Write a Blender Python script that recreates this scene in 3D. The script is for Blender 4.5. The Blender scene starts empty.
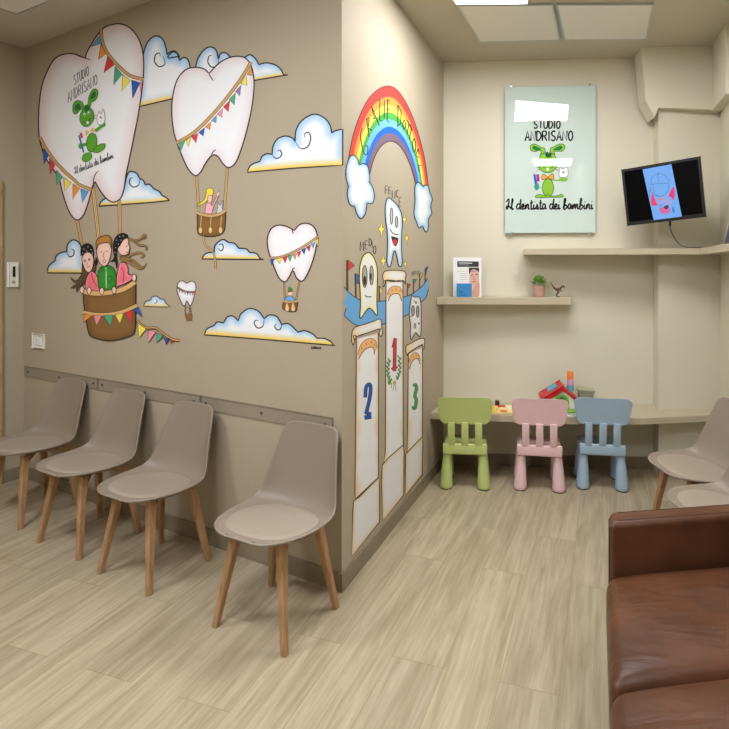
import bpy, bmesh, math, random
from mathutils import Vector, Matrix
from mathutils.geometry import delaunay_2d_cdt
random.seed(7)
SC = bpy.context.scene
COL = SC.collection

# ------------------------------------------------------------------ camera numbers
XC, Y0, F, H = 430.0, 268.0, 540.0, 1.6     # principal point, focal length (pixels of the 729 frame), eye height
CEIL = 3.28

def V(*a): return Vector(a)
def srgb(r, g, b):
    def f(c):
        c /= 255.0
        return c / 12.92 if c <= 0.04045 else ((c + 0.055) / 1.055) ** 2.4
    return (f(r), f(g), f(b), 1.0)

def floor_pt(x, y, z=0.0):
    s = (y - Y0) / (H - z)
    return V((x - XC) / s, F / s, z)
def plan(x, s):
    return V((x - XC) / s, F / s, 0)
def ray(x, y): return V((x - XC) / F, 1.0, (Y0 - y) / F)

# ------------------------------------------------------------------ materials
def mat(name, rgb, rough=0.5, metal=0.0, var=0.06, scale=18.0, bump=0.0, bscale=60.0, spec=0.5, coat=0.0, sheen=0.0):
    m = bpy.data.materials.new(name); m.use_nodes = True
    nt = m.node_tree; b = nt.nodes['Principled BSDF']
    c = srgb(*rgb)
    tc = nt.nodes.new('ShaderNodeTexCoord')
    n = nt.nodes.new('ShaderNodeTexNoise'); n.inputs['Scale'].default_value = scale; n.inputs['Detail'].default_value = 4
    nt.links.new(tc.outputs['Object'], n.inputs['Vector'])
    mx = nt.nodes.new('ShaderNodeMix'); mx.data_type = 'RGBA'
    mx.inputs['A'].default_value = tuple(v * (1 - var) for v in c[:3]) + (1,)
    mx.inputs['B'].default_value = tuple(min(1, v * (1 + var)) for v in c[:3]) + (1,)
    nt.links.new(n.outputs['Fac'], mx.inputs['Factor'])
    nt.links.new(mx.outputs['Result'], b.inputs['Base Color'])
    b.inputs['Roughness'].default_value = rough; b.inputs['Metallic'].default_value = metal
    b.inputs['Specular IOR Level'].default_value = spec
    b.inputs['Coat Weight'].default_value = coat
    if bump:
        n2 = nt.nodes.new('ShaderNodeTexNoise'); n2.inputs['Scale'].default_value = bscale; n2.inputs['Detail'].default_value = 3
        nt.links.new(tc.outputs['Object'], n2.inputs['Vector'])
        bp = nt.nodes.new('ShaderNodeBump'); bp.inputs['Strength'].default_value = bump; bp.inputs['Distance'].default_value = 0.004
        nt.links.new(n2.outputs['Fac'], bp.inputs['Height']); nt.links.new(bp.outputs['Normal'], b.inputs['Normal'])
    return m

def wood_mat(name, rgb, dark, scale=9.0, axis=2):
    m = bpy.data.materials.new(name); m.use_nodes = True
    nt = m.node_tree; b = nt.nodes['Principled BSDF']
    tc = nt.nodes.new('ShaderNodeTexCoord'); mp = nt.nodes.new('ShaderNodeMapping')
    sc = [scale * 8] * 3; sc[axis] = scale * 0.6
    mp.inputs['Scale'].default_value = sc
    n = nt.nodes.new('ShaderNodeTexNoise'); n.inputs['Scale'].default_value = 1.0; n.inputs['Detail'].default_value = 5
    cr = nt.nodes.new('ShaderNodeValToRGB')
    cr.color_ramp.elements[0].position = 0.3; cr.color_ramp.elements[0].color = srgb(*dark)
    cr.color_ramp.elements[1].position = 0.7; cr.color_ramp.elements[1].color = srgb(*rgb)
    nt.links.new(tc.outputs['Object'], mp.inputs['Vector']); nt.links.new(mp.outputs['Vector'], n.inputs['Vector'])
    nt.links.new(n.outputs['Fac'], cr.inputs['Fac']); nt.links.new(cr.outputs['Color'], b.inputs['Base Color'])
    b.inputs['Roughness'].default_value = 0.45
    return m

def emit_mat(name, rgb, strength):
    m = bpy.data.materials.new(name); m.use_nodes = True
    nt = m.node_tree; b = nt.nodes['Principled BSDF']
    b.inputs['Base Color'].default_value = srgb(*rgb)
    b.inputs['Emission Color'].default_value = srgb(*rgb); b.inputs['Emission Strength'].default_value = strength
    return m

def paint_mat(name, rough=0.55, emit=0.0, spec=0.5):
    m = bpy.data.materials.new(name); m.use_nodes = True
    nt = m.node_tree; b = nt.nodes['Principled BSDF']
    a = nt.nodes.new('ShaderNodeAttribute'); a.attribute_name = 'Col'
    nt.links.new(a.outputs['Color'], b.inputs['Base Color'])
    b.inputs['Roughness'].default_value = rough
    b.inputs['Specular IOR Level'].default_value = spec
    if emit:
        nt.links.remove(b.inputs['Base Color'].links[0]); b.inputs['Base Color'].default_value = (0.01, 0.01, 0.012, 1)
        nt.links.new(a.outputs['Color'], b.inputs['Emission Color']); b.inputs['Emission Strength'].default_value = emit
    return m

def floor_mat():
    m = bpy.data.materials.new('oak_look_tile'); m.use_nodes = True
    nt = m.node_tree; b = nt.nodes['Principled BSDF']; L = nt.links.new; N = nt.nodes.new
    tc = N('ShaderNodeTexCoord'); mp = N('ShaderNodeMapping')
    mp.inputs['Rotation'].default_value = (0, 0, -math.radians(72.0)); mp.inputs['Location'].default_value = (0.33, 0.06, 0)
    L(tc.outputs['Object'], mp.inputs['Vector'])
    br = N('ShaderNodeTexBrick'); br.offset = 0.37; br.inputs['Scale'].default_value = 1.0
    br.inputs['Color1'].default_value = (0, 0, 0, 1); br.inputs['Color2'].default_value = (1, 1, 1, 1); br.inputs['Mortar'].default_value = (0.5, 0.5, 0.5, 1)
    br.inputs['Mortar Size'].default_value = 0.0012; br.inputs['Mortar Smooth'].default_value = 0.1; br.inputs['Bias'].default_value = 0
    br.inputs['Brick Width'].default_value = 1.2; br.inputs['Row Height'].default_value = 0.225
    L(mp.outputs['Vector'], br.inputs['Vector'])
    ws = N('ShaderNodeVectorMath'); ws.operation = 'MULTIPLY_ADD'          # each plank has its own grain
    cm = N('ShaderNodeCombineXYZ'); L(br.outputs['Color'], cm.inputs['Z'])
    ws.inputs[1].default_value = (1, 1, 1)
    sc7 = N('ShaderNodeVectorMath'); sc7.operation = 'SCALE'; sc7.inputs['Scale'].default_value = 37.0
    L(cm.outputs['Vector'], sc7.inputs[0]); L(mp.outputs['Vector'], ws.inputs[0]); L(sc7.outputs['Vector'], ws.inputs[2])
    m2 = N('ShaderNodeMapping'); m2.inputs['Scale'].default_value = (3.0, 55.0, 1.0); L(ws.outputs['Vector'], m2.inputs['Vector'])
    g1 = N('ShaderNodeTexNoise'); g1.inputs['Scale'].default_value = 1.0; g1.inputs['Detail'].default_value = 6; g1.inputs['Roughness'].default_value = 0.65; g1.inputs['Distortion'].default_value = 0.6
    L(m2.outputs['Vector'], g1.inputs['Vector'])
    m3 = N('ShaderNodeMapping'); m3.inputs['Scale'].default_value = (1.1, 9.0, 1.0); L(ws.outputs['Vector'], m3.inputs['Vector'])
    g2 = N('ShaderNodeTexNoise'); g2.inputs['Scale'].default_value = 1.0; g2.inputs['Detail'].default_value = 3; g2.inputs['Distortion'].default_value = 1.6
    L(m3.outputs['Vector'], g2.inputs['Vector'])
    r1 = N('ShaderNodeValToRGB')
    e = r1.color_ramp.elements
    e[0].position = 0.33; e[0].color = srgb(142, 127, 101)
    e[1].position = 0.66; e[1].color = srgb(188, 173, 147)
    L(g1.outputs['Fac'], r1.inputs['Fac'])
    r2 = N('ShaderNodeValToRGB'); r2.color_ramp.elements[0].position = 0.35; r2.color_ramp.elements[0].color = srgb(154, 139, 112); r2.color_ramp.elements[1].position = 0.65; r2.color_ramp.elements[1].color = srgb(188, 174, 149)
    L(g2.outputs['Fac'], r2.inputs['Fac'])
    mx = N('ShaderNodeMix'); mx.data_type = 'RGBA'; mx.inputs['Factor'].default_value = 0.5
    L(r1.outputs['Color'], mx.inputs['A']); L(r2.outputs['Color'], mx.inputs['B'])
    tone = N('ShaderNodeMapRange'); tone.inputs['To Min'].default_value = 0.90; tone.inputs['To Max'].default_value = 1.05; L(br.outputs['Color'], tone.inputs['Value'])
    mu = N('ShaderNodeMix'); mu.data_type = 'RGBA'; mu.blend_type = 'MULTIPLY'; mu.inputs['Factor'].default_value = 1.0
    L(mx.outputs['Result'], mu.inputs['A']); L(tone.outputs['Result'], mu.inputs['B'])
    mo = N('ShaderNodeMix'); mo.data_type = 'RGBA'; mo.inputs['B'].default_value = srgb(140, 124, 96)
    L(br.outputs['Fac'], mo.inputs['Factor']); L(mu.outputs['Result'], mo.inputs['A'])
    L(mo.outputs['Result'], b.inputs['Base Color'])
    b.inputs['Roughness'].default_value = 0.42; b.inputs['Specular IOR Level'].default_value = 0.35
    bp = N('ShaderNodeBump'); bp.inputs['Strength'].default_value = 0.15; bp.inputs['Distance'].default_value = 0.002
    L(g1.outputs['Fac'], bp.inputs['Height']); L(bp.outputs['Normal'], b.inputs['Normal'])
    return m

def leather_mat():
    m = bpy.data.materials.new('brown_leather'); m.use_nodes = True
    nt = m.node_tree; b = nt.nodes['Principled BSDF']; L = nt.links.new; N = nt.nodes.new
    tc = N('ShaderNodeTexCoord')
    n = N('ShaderNodeTexNoise'); n.inputs['Scale'].default_value = 5; n.inputs['Detail'].default_value = 5; L(tc.outputs['Object'], n.inputs['Vector'])
    cr = N('ShaderNodeValToRGB'); cr.color_ramp.elements[0].position = 0.3; cr.color_ramp.elements[0].color = srgb(74, 44, 26)
    cr.color_ramp.elements[1].position = 0.7; cr.color_ramp.elements[1].color = srgb(99, 61, 37); L(n.outputs['Fac'], cr.inputs['Fac']); L(cr.outputs['Color'], b.inputs['Base Color'])
    b.inputs['Roughness'].default_value = 0.42; b.inputs['Specular IOR Level'].default_value = 0.4
    v = N('ShaderNodeTexVoronoi'); v.inputs['Scale'].default_value = 260; L(tc.outputs['Object'], v.inputs['Vector'])
    mp = N('ShaderNodeMapping'); mp.inputs['Scale'].default_value = (4.0, 13, 4); mp.inputs['Rotation'].default_value = (0, 0, 0.15); L(tc.outputs['Object'], mp.inputs['Vector'])
    w = N('ShaderNodeTexNoise'); w.inputs['Scale'].default_value = 1; w.inputs['Detail'].default_value = 2; w.inputs['Distortion'].default_value = 0.8; L(mp.outputs['Vector'], w.inputs['Vector'])
    b1 = N('ShaderNodeBump'); b1.inputs['Strength'].default_value = 0.3; b1.inputs['Distance'].default_value = 0.02; L(w.outputs['Fac'], b1.inputs['Height'])
    b2 = N('ShaderNodeBump'); b2.inputs['Strength'].default_value = 0.25; b2.inputs['Distance'].default_value = 0.001; L(v.outputs['Distance'], b2.inputs['Height'])
    L(b1.outputs['Normal'], b2.inputs['Normal']); L(b2.outputs['Normal'], b.inputs['Normal'])
    return m

def clear_mat(name, rgb, alpha, rough=0.12):
    m = bpy.data.materials.new(name); m.use_nodes = True
    b = m.node_tree.nodes['Principled BSDF']
    b.inputs['Base Color'].default_value = srgb(*rgb); b.inputs['Alpha'].default_value = alpha; b.inputs['Roughness'].default_value = rough
    return m

M = dict(
    wall_lit=mat('taupe_wall_paint_lit', (180, 168, 147), 0.75, var=0.02, scale=3, bump=0.05, bscale=180),  # same taupe paint, lightened to carry the stronger light on the inner wall
    wall=mat('taupe_wall_paint', (174, 161, 139), 0.75, var=0.02, scale=3, bump=0.05, bscale=180),
    wallc=mat('cream_wall_paint', (213, 208, 188), 0.75, var=0.02, scale=3, bump=0.05, bscale=180),
    ceil=mat('ceiling_paint', (190, 182, 164), 0.85, var=0.02, scale=3),
    base=mat('grey_skirting_tile', (139, 126, 104), 0.4, var=0.14, scale=9),
    shelf=mat('beige_laminate', (186, 174, 150), 0.45, var=0.05, scale=6),
    panel=mat('white_diffuser', (226, 221, 210), 0.5, var=0.01),
    alu=mat('aluminium', (190, 192, 190), 0.3, 0.7, var=0.03),
    steel=mat('steel', (200, 198, 190), 0.25, 0.9, var=0.03),
    shell=mat('taupe_plastic', (140, 127, 112), 0.42, var=0.02, scale=5, spec=0.4),
    pad=mat('taupe_leatherette', (156, 143, 127), 0.45, var=0.03, scale=14, bump=0.15, bscale=350, spec=0.4),
    leg=wood_mat('beech_wood', (178, 142, 104), (150, 113, 76)),
    green=mat('green_plastic', (184, 197, 122), 0.42, var=0.02),
    pink=mat('pink_plastic', (226, 192, 194), 0.42, var=0.02),
    blue=mat('blue_plastic', (160, 184, 203), 0.42, var=0.02),
    rubber=mat('dark_rubber', (52, 48, 42), 0.8),
    leather=leather_mat(),
    stitch=mat('dark_seam', (66, 36, 20), 0.7),
    darkwood=wood_mat('dark_wood', (84, 56, 36), (60, 40, 26)),
    white=mat('white_plastic', (228, 225, 212), 0.35, var=0.01),
    black=mat('black_plastic', (24, 24, 26), 0.35, var=0.05),
    screen=mat('black_screen', (3, 4, 7), 0.15, var=0.05, spec=0.15),
    glass=mat('pale_backed_glass', (196, 212, 206), 0.02, var=0.01, spec=0.55),
    red=mat('red_plastic', (196, 36, 42), 0.4, var=0.04),
    orange=mat('orange_plastic', (240, 130, 60), 0.4),
    lilac=mat('lilac_plastic', (206, 150, 186), 0.4),
    cyan=mat('teal_plastic', (96, 160, 180), 0.4),
    lime=mat('lime_plastic', (124, 180, 60), 0.4),
    yellow=mat('yellow_paint', (230, 196, 70), 0.5),
    pot=mat('pink_ceramic', (184, 146, 130), 0.5, var=0.1),
    soil=mat('soil', (60, 44, 30), 0.9, var=0.3),
    leaf=mat('leaf_green', (112, 168, 66), 0.5, var=0.3, scale=60),
    dino=mat('brown_rubber', (88, 62, 44), 0.5, var=0.35, scale=80),
    stone=mat('grey_green_card', (134, 132, 108), 0.7, var=0.15),
    paper=mat('white_paper', (232, 232, 232), 0.5, var=0.01),
    doorw=wood_mat('door_frame_wood', (184, 160, 118), (158, 134, 96)),
    photo=mat('dark_photo_print', (70, 70, 74), 0.25, var=0.9, scale=26),
    plexi=clear_mat('clear_plexiglass', (166, 154, 136), 0.2),
    plexi_edge=mat('plexi_edge', (120, 108, 90), 0.4),
    paint=paint_mat('mural_paint', 0.6, spec=0.3),
    print=paint_mat('printed_glass', 0.02),
    cover=paint_mat('printed_paper', 0.45),
    display=paint_mat('lit_display', 0.3, emit=0.95),
    lit=emit_mat('added_lit_diffuser', (246, 249, 255), 42.0),  # glow of the added fill panels only
    lit_near=emit_mat('bright_lit_diffuser', (250, 251, 255), 23.5),
    floor=floor_mat(),
)

# ------------------------------------------------------------------ object helpers
def link(o, parent=None):
    COL.objects.link(o)
    if parent is not None: o.parent = parent
    return o
def tag(o, label=None, cat=None, group=None, kind=None):
    if label: o['label'] = label
    if cat: o['category'] = cat
    if group: o['group'] = group
    if kind: o['kind'] = kind
    return o
def thing(name, label, cat, loc=(0, 0, 0), rz=0.0, group=None):
    o = bpy.data.objects.new(name, None); o.empty_display_size = 0.05
    o.location = loc; o.rotation_euler = (0, 0, rz)
    return tag(link(o), label, cat, group)
def obj(name, bm, m, parent=None, smooth=False, autos=True):
    me = bpy.data.meshes.new(name)
    bmesh.ops.recalc_face_normals(bm, faces=bm.faces)
    bm.to_mesh(me); bm.free()
    ms = m if isinstance(m, (list, tuple)) else [m]
    for k in ms: me.materials.append(k)
    if smooth:
        for p in me.polygons: p.use_smooth = True
        if autos: me.set_sharp_from_angle(angle=math.radians(40))
    return link(bpy.data.objects.new(name, me), parent)
def struct(name, bm, m, smooth=False):
    return tag(obj(name, bm, m, smooth=smooth), kind='structure')
def copy_tree(o, parent=None):
    c = o.copy(); COL.objects.link(c)
    if parent is not None: c.parent = parent
    for ch in list(o.children): copy_tree(ch, c)
    return c

def add_box(bm, c, size, rot=None, bev=0.0, seg=2, mi=0):
    geo = bmesh.ops.create_cube(bm, size=1.0); vs = geo['verts']
    bmesh.ops.scale(bm, vec=Vector(size), verts=vs)
    if bev > 0:
        es = list({e for v in vs for e in v.link_edges})
        r = bmesh.ops.bevel(bm, geom=es, offset=bev, segments=seg, profile=0.5, affect='EDGES')
        vs = list({v for f in r['faces'] for v in f.verts} | {v for v in vs if v.is_valid})
    if rot is not None: bmesh.ops.transform(bm, matrix=rot.to_4x4(), verts=vs)
    bmesh.ops.translate(bm, vec=Vector(c), verts=vs)
    if mi:
        for f in {f for v in vs for f in v.link_faces}: f.material_index = mi
    return vs
def add_prism(bm, poly, z0, z1):
    a = [bm.verts.new((p[0], p[1], z0)) for p in poly]; b = [bm.verts.new((p[0], p[1], z1)) for p in poly]
    n = len(poly)
    bm.faces.new(a[::-1]); bm.faces.new(b)
    for i in range(n): bm.faces.new((a[i], a[(i + 1) % n], b[(i + 1) % n], b[i]))
    return a + b
def add_bar(bm, p0, p1, w0, w1, up=V(0, 1, 0)):
    p0, p1 = Vector(p0), Vector(p1); d = (p1 - p0).normalized()
    x = d.cross(up).normalized(); y = x.cross(d).normalized()
    rings = []
    for p, w in ((p0, w0), (p1, w1)):
        h = w / 2; k = h * 0.25; r = []
        for sx, sy in ((-1, -1), (1, -1), (1, 1), (-1, 1)):
            if sx * sy > 0: r += [p + x * sx * h + y * sy * (h - k), p + x * sx * (h - k) + y * sy * h]
            else: r += [p + x * sx * (h - k) + y * sy * h, p + x * sx * h + y * sy * (h - k)]
        rings.append([bm.verts.new(v) for v in r])
    n = 8
    for i in range(n): bm.faces.new((rings[0][i], rings[0][(i + 1) % n], rings[1][(i + 1) % n], rings[1][i]))
    bm.faces.new(rings[0][::-1]); bm.faces.new(rings[1])
def add_tube(bm, pts, r, n=8, rad=None):
    pts = [Vector(p) for p in pts]; rings = []; ref = V(0.3, 0.2, 1)
    for i, p in enumerate(pts):
        d = (pts[min(i + 1, len(pts) - 1)] - pts[max(i - 1, 0)]).normalized()
        x = d.cross(ref)
        if x.length < 1e-4: x = d.cross(V(1, 0, 0))
        x.normalize(); y = x.cross(d); rr = rad[i] if rad else r
        rings.append([bm.verts.new(p + (x * math.cos(t) + y * math.sin(t)) * rr) for t in [2 * math.pi * k / n for k in range(n)]])
    for a, b in zip(rings, rings[1:]):
        for k in range(n): bm.faces.new((a[k], a[(k + 1) % n], b[(k + 1) % n], b[k]))
    bm.faces.new(rings[0][::-1]); bm.faces.new(rings[-1])
def add_lathe(bm, prof, c=(0, 0, 0), n=20, axis_end=None):
    """prof: (radius, z) pairs; axis_end shears the axis to that xy offset at the top."""
    c = Vector(c); rings = []; z0, z1 = prof[0][1], prof[-1][1]
    for r, z in prof:
        o = V(0, 0, 0)
        if axis_end is not None: o = Vector((axis_end[0], axis_end[1], 0)) * ((z - z0) / (z1 - z0))
        rings.append([bm.verts.new(c + o + V(r * math.cos(t), r * math.sin(t), z)) for t in [2 * math.pi * k / n for k in range(n)]])
    for a, b in zip(rings, rings[1:]):
        for k in range(n): bm.faces.new((a[k], a[(k + 1) % n], b[(k + 1) % n], b[k]))
    bm.faces.new(rings[0][::-1]); bm.faces.new(rings[-1])
def add_frame_box(bm, o, ux, uy, uz, bev=0.0, seg=2):
    """box from corner o spanned by three vectors"""
    vs = add_box(bm, (0.5, 0.5, 0.5), (1, 1, 1))
    m = Matrix((ux, uy, uz)).transposed()
    for v in vs: v.co = m @ v.co + o
    if bev:
        es = list({e for v in vs for e in v.link_edges})
        bmesh.ops.bevel(bm, geom=es, offset=bev, segments=seg, profile=0.5, affect='EDGES')
def B(): return bmesh.new()

# ------------------------------------------------------------------ room shell
pL = plan(24, 130.5); pP = plan(341.7, 202); pC = plan(443.5, 122.3)
dB = (pC - pP).normalized()
pK = plan(720, 130.0)                                   # pillar front meets the right wall
dC = (plan(720, 126.3) - pC).normalized()
def cross2(a, b): return a.x * b.y - a.y * b.x
def meet(p, d, q, e):                                   # 2D line intersection
    t = cross2(q - p, e) / cross2(d, e); return p + d * t
pR = meet(pC, dC, pK, dB)
dA = (pP - pL).normalized(); dD = V(-dA.y, dA.x, 0) * -1
dD = V(-0.468, -0.884, 0).normalized()
pD = pL + dD * 5.6
pKk = pK - dB * 1.2
pRn = V(pKk.x - 0.10, -2.5, 0)
class Plane:
    def __init__(s, p, d):
        s.p = p.copy(); s.d = d.normalized(); n = V(s.d.y, -s.d.x, 0)
        if n.dot(V(0, 0, 0) - p) < 0: n = -n
        s.n = n                                         # towards the room
    def at(s, x, y, off=0.0):
        r = ray(x, y); o = V(0, 0, H)
        t = (s.p + s.n * off - o).dot(s.n) / r.dot(s.n)
        return o + r * t
WA, WB, WC, WD, WR = Plane(pL, dA), Plane(pP, dB), Plane(pC, dC), Plane(pL, dD), Plane(pK, dB)

room = [pL, pP, pC, pR, pKk, pRn, pD]
def wall_quad(name, a, b, m, z0=0.0, z1=CEIL):
    bm = B(); bm.faces.new([bm.verts.new((a.x, a.y, z0)), bm.verts.new((b.x, b.y, z0)), bm.verts.new((b.x, b.y, z1)), bm.verts.new((a.x, a.y, z1))])
    return struct(name, bm, m)
wall_quad('wall_left', pL, pP, M['wall'])
wall_quad('wall_inner', pP, pC, M['wall_lit'])
wall_quad('wall_back', pC, pR, M['wallc'])
wall_quad('wall_right', pR, pKk, M['wallc'])
wall_quad('wall_right_rear', pKk, pRn, M['wallc'])
wall_quad('wall_front', pRn, pD, M['wall'])
wall_quad('wall_far_left', pD, pL, M['wall'])
bm = B(); bm.faces.new([bm.verts.new((p.x, p.y, 0)) for p in room]); struct('floor', bm, M['floor'])
bm = B(); bm.faces.new([bm.verts.new((p.x, p.y, CEIL)) for p in room]); struct('ceiling', bm, M['ceil'])

def baseboard(name, a, b, pl, h=0.092, t=0.012, e0=0.0, e1=0.0):
    d = (b - a).normalized(); a = a - d * e0; b = b + d * e1
    bm = B(); add_prism(bm, [a, b, b + pl.n * t, a + pl.n * t], 0, h)
    return struct(name, bm, M['base'])
baseboard('baseboard_left', pL, pP, WA, e1=0.012)
baseboard('baseboard_inner', pP, pC, WB, e0=0.0)
baseboard('baseboard_back', pC, pR, WC)
baseboard('baseboard_far_left', pL + dD * 1.0, pL, WD)
baseboard('baseboard_right', pR, pKk, WR)

# pillar and bulkhead in the right corner
pil = plan(658.5, 130.0)
bm = B(); add_prism(bm, [pil, pK, pR + WC.n * -0.0, meet(pil, V(0.16, 1, 0), pC, dC)], 0, 2.86); struct('wall_pillar', bm, M['wallc'])
WP = Plane(pil, pK - pil)
baseboard('baseboard_pillar', pil, pK, WP)
WK = Plane(plan(642, 131.3), dC)
prof = [(641.5, 47), (645.5, 100), (655, 117), (658.5, 107.5), (716, 110)]
front = [WK.at(x, y) for x, y in prof]
front[0].z = CEIL
kr = meet(WK.p, dC, pK, dB)
front[-1] = V(kr.x, kr.y, front[-1].z); front.append(V(kr.x, kr.y, CEIL))
bm = B()
fa = [bm.verts.new(p) for p in front]; fb = [bm.verts.new(p - WC.n * 0.17) for p in front]
bm.faces.new(fa); bm.faces.new(fb[::-1])
for i in range(len(fa)): bm.faces.new((fa[i], fa[(i + 1) % len(fa)], fb[(i + 1) % len(fa)], fb[i]))
struct('wall_bulkhead', bm, M['wallc'])
q0 = plan(712, 131.5); q1 = plan(725.5, 146.0)
zb = WK.at(713, 110).z
bm = B(); add_prism(bm, [q0, q1, meet(q1, V(1, -0.2, 0), pK, dB), kr], zb, CEIL); struct('wall_bulkhead_right', bm, M['wallc'])

# door frame at the left edge
dj = WD.at(0.5, 300); dj.z = 0
bm = B()
for k in (0.0, 0.92): add_frame_box(bm, V(dj.x, dj.y, 0) + dD * k, dD * 0.09, WD.n * 0.025, V(0, 0, 2.15), 0.004)
add_frame_box(bm, V(dj.x, dj.y, 2.15), dD * 1.01, WD.n * 0.025, V(0, 0, 0.09), 0.004)
dr = struct('door_1', bm, M['doorw'])
bm = B(); add_frame_box(bm, V(dj.x, dj.y, 0.01) + dD * 0.09, dD * 0.83, WD.n * 0.012, V(0, 0, 2.13), 0.002); obj('door_leaf', bm, M['doorw'], dr)
bm = B(); hp = V(dj.x, dj.y, 1.02) + dD * 0.17 + WD.n * 0.012
add_tube(bm, [hp, hp + WD.n * 0.05, hp + WD.n * 0.055 + dD * 0.11], 0.009); obj('door_handle', bm, M['steel'], dr)

# ------------------------------------------------------------------ ceiling panels
def ceiling_panel(label, corners, lit, group='square ceiling light panels'):
    c = sum((Vector(p) for p in corners), V(0, 0)) / 4
    t = thing('ceiling_light', label, 'ceiling light', (c.x, c.y, CEIL), group=group)
    loc = [V(p[0] - c.x, p[1] - c.y, 0) for p in corners]
    bm = B()
    inn = [p * 0.965 for p in loc]
    for i in range(4):
        j = (i + 1) % 4
        add_prism(bm, [loc[i], loc[j], inn[j], inn[i]], -0.016, -0.0005)
    obj('frame', bm, M['alu'] if not lit else M['white'], t)
    bm = B(); add_prism(bm, inn, -0.013, -0.002); obj('diffuser', bm, {0: M['panel'], 1: M['lit'], 2: M['lit_near']}[int(lit)], t)
    return t
def sq(cx, cy, w, ang, d=None):
    d = d or w
    a = math.radians(ang); ux = V(math.cos(a), math.sin(a)); uy = V(-ux.y, ux.x)
    return [V(cx, cy) + ux * sx * w / 2 + uy * sy * d / 2 for sx, sy in ((-1, -1), (1, -1), (1, 1), (-1, 1))]
ceiling_panel('unlit square ceiling panel above the green chair, left of a pair', [(0.172, 3.43), (0.778, 3.42), (0.955, 3.953), (0.369, 3.988)], False)
ceiling_panel('unlit square ceiling panel nearest the corner bulkhead, right of a pair', [(0.80, 3.42), (1.415, 3.415), (1.585, 3.944), (0.985, 3.952)], False)
ceiling_panel('unlit square ceiling panel in the top left corner, over the mural room', [(-2.716, 3.551), (-2.92, 3.15), (-2.50, 2.94), (-2.30, 3.335)], False)
ceiling_panel('lit square ceiling panel, its glowing edge at the top of the photo', [(-0.04, 2.86), (0.53, 2.85), (0.62, 3.41), (0.165, 3.42)], 2)
ceiling_panel('lit square ceiling panel mirrored above the lettering on the glass sign', [(0.72, 2.53), (1.33, 2.47), (1.27, 3.11), (0.71, 3.33)], 2)
ceiling_panel('lit square ceiling panel above the viewer, mirrored across the rabbit on the glass sign', [(1.12, -0.26), (1.72, -0.30), (1.66, 0.34), (1.05, 0.38)], 2)
ceiling_panel('added unseen lit ceiling panel over the open floor in front of the mural wall', sq(-1.0, 1.15, 0.6, -28), True)  # added out of view to brighten the mural wall
ceiling_panel('added unseen lit ceiling panel in the left room, nearer the far left wall', sq(-2.55, 1.75, 0.6, -28), True)  # unseen fill panel, added to lift the far end of the mural
ceiling_panel('added unseen lit ceiling panel behind the viewer on the left', sq(-1.9, -0.3, 0.6, -28), True)  # another added fill panel, evens the light on the mural side

# ------------------------------------------------------------------ shelves and desk
def slab(name, label, cat, poly, z0, z1, m):
    c = sum((p for p in poly), V(0, 0, 0)) / len(poly)
    bm = B(); vs = add_prism(bm, [p - c for p in poly], 0, z1 - z0)
    bmesh.ops.bevel(bm, geom=list(bm.edges), offset=0.003, segments=1, affect='EDGES')
    o = obj(name, bm, m); o.location = (c.x, c.y, z0)
    return tag(o, label, cat)
k0 = meet(V(0, 0, 0), plan(430, 1) , pP, dB); k1 = plan(560, 137.2); k2 = plan(640, 138.0); k3 = meet(k2, plan(701, 135.6) - k2, pK, dB)
e = 0.002
eC = WC.n * e; eR = WR.n * e; eB = WB.n * e; eP = WP.n * e
pilb = meet(pil, V(0.16, 1, 0), pC, dC)
slab('desk_counter', 'long low beige laminate counter along the back wall behind the small chairs', 'counter',
     [k0 + eB, k1, k2, k3 + eR, pK + eR + eP, pil + eP - dC * e, pilb + eC - dC * e, pC + eC + eB], 0.462, 0.512, M['shelf'])
s0 = meet(V(0, 0, 0), plan(436.3, 1), pP, dB); s1 = plan(571.3, 129.0)
s2 = s1 + (pC - s0).normalized() * 0.2
slab('wall_shelf', 'short beige floating shelf holding the booklet, potted plant and dinosaur', 'shelf',
     [s0 + eB, s1, meet(s1, V(0.28, 1, 0), pC, dC) + eC, pC + eC + eB], 1.313, 1.371, M['shelf'])
u0 = plan(523.5, 129.7); u1 = plan(700, 137.5); u2 = plan(733, 170.0)
u3 = meet(u2, V(1, -0.25, 0), pK, dB)
slab('wall_shelf', 'upper beige floating shelf below the screen, bending along the right wall', 'shelf',
     [u0, u1, u2, u3 + eR, pK + eR + eP, pil + eP - dC * e, pilb + eC - dC * e, meet(u0, V(0.17, 1, 0), pC, dC) + eC], 1.70, 1.748, M['shelf'])
# upright support at the desk's right, under the pillar, is hidden behind the chairs

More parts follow.
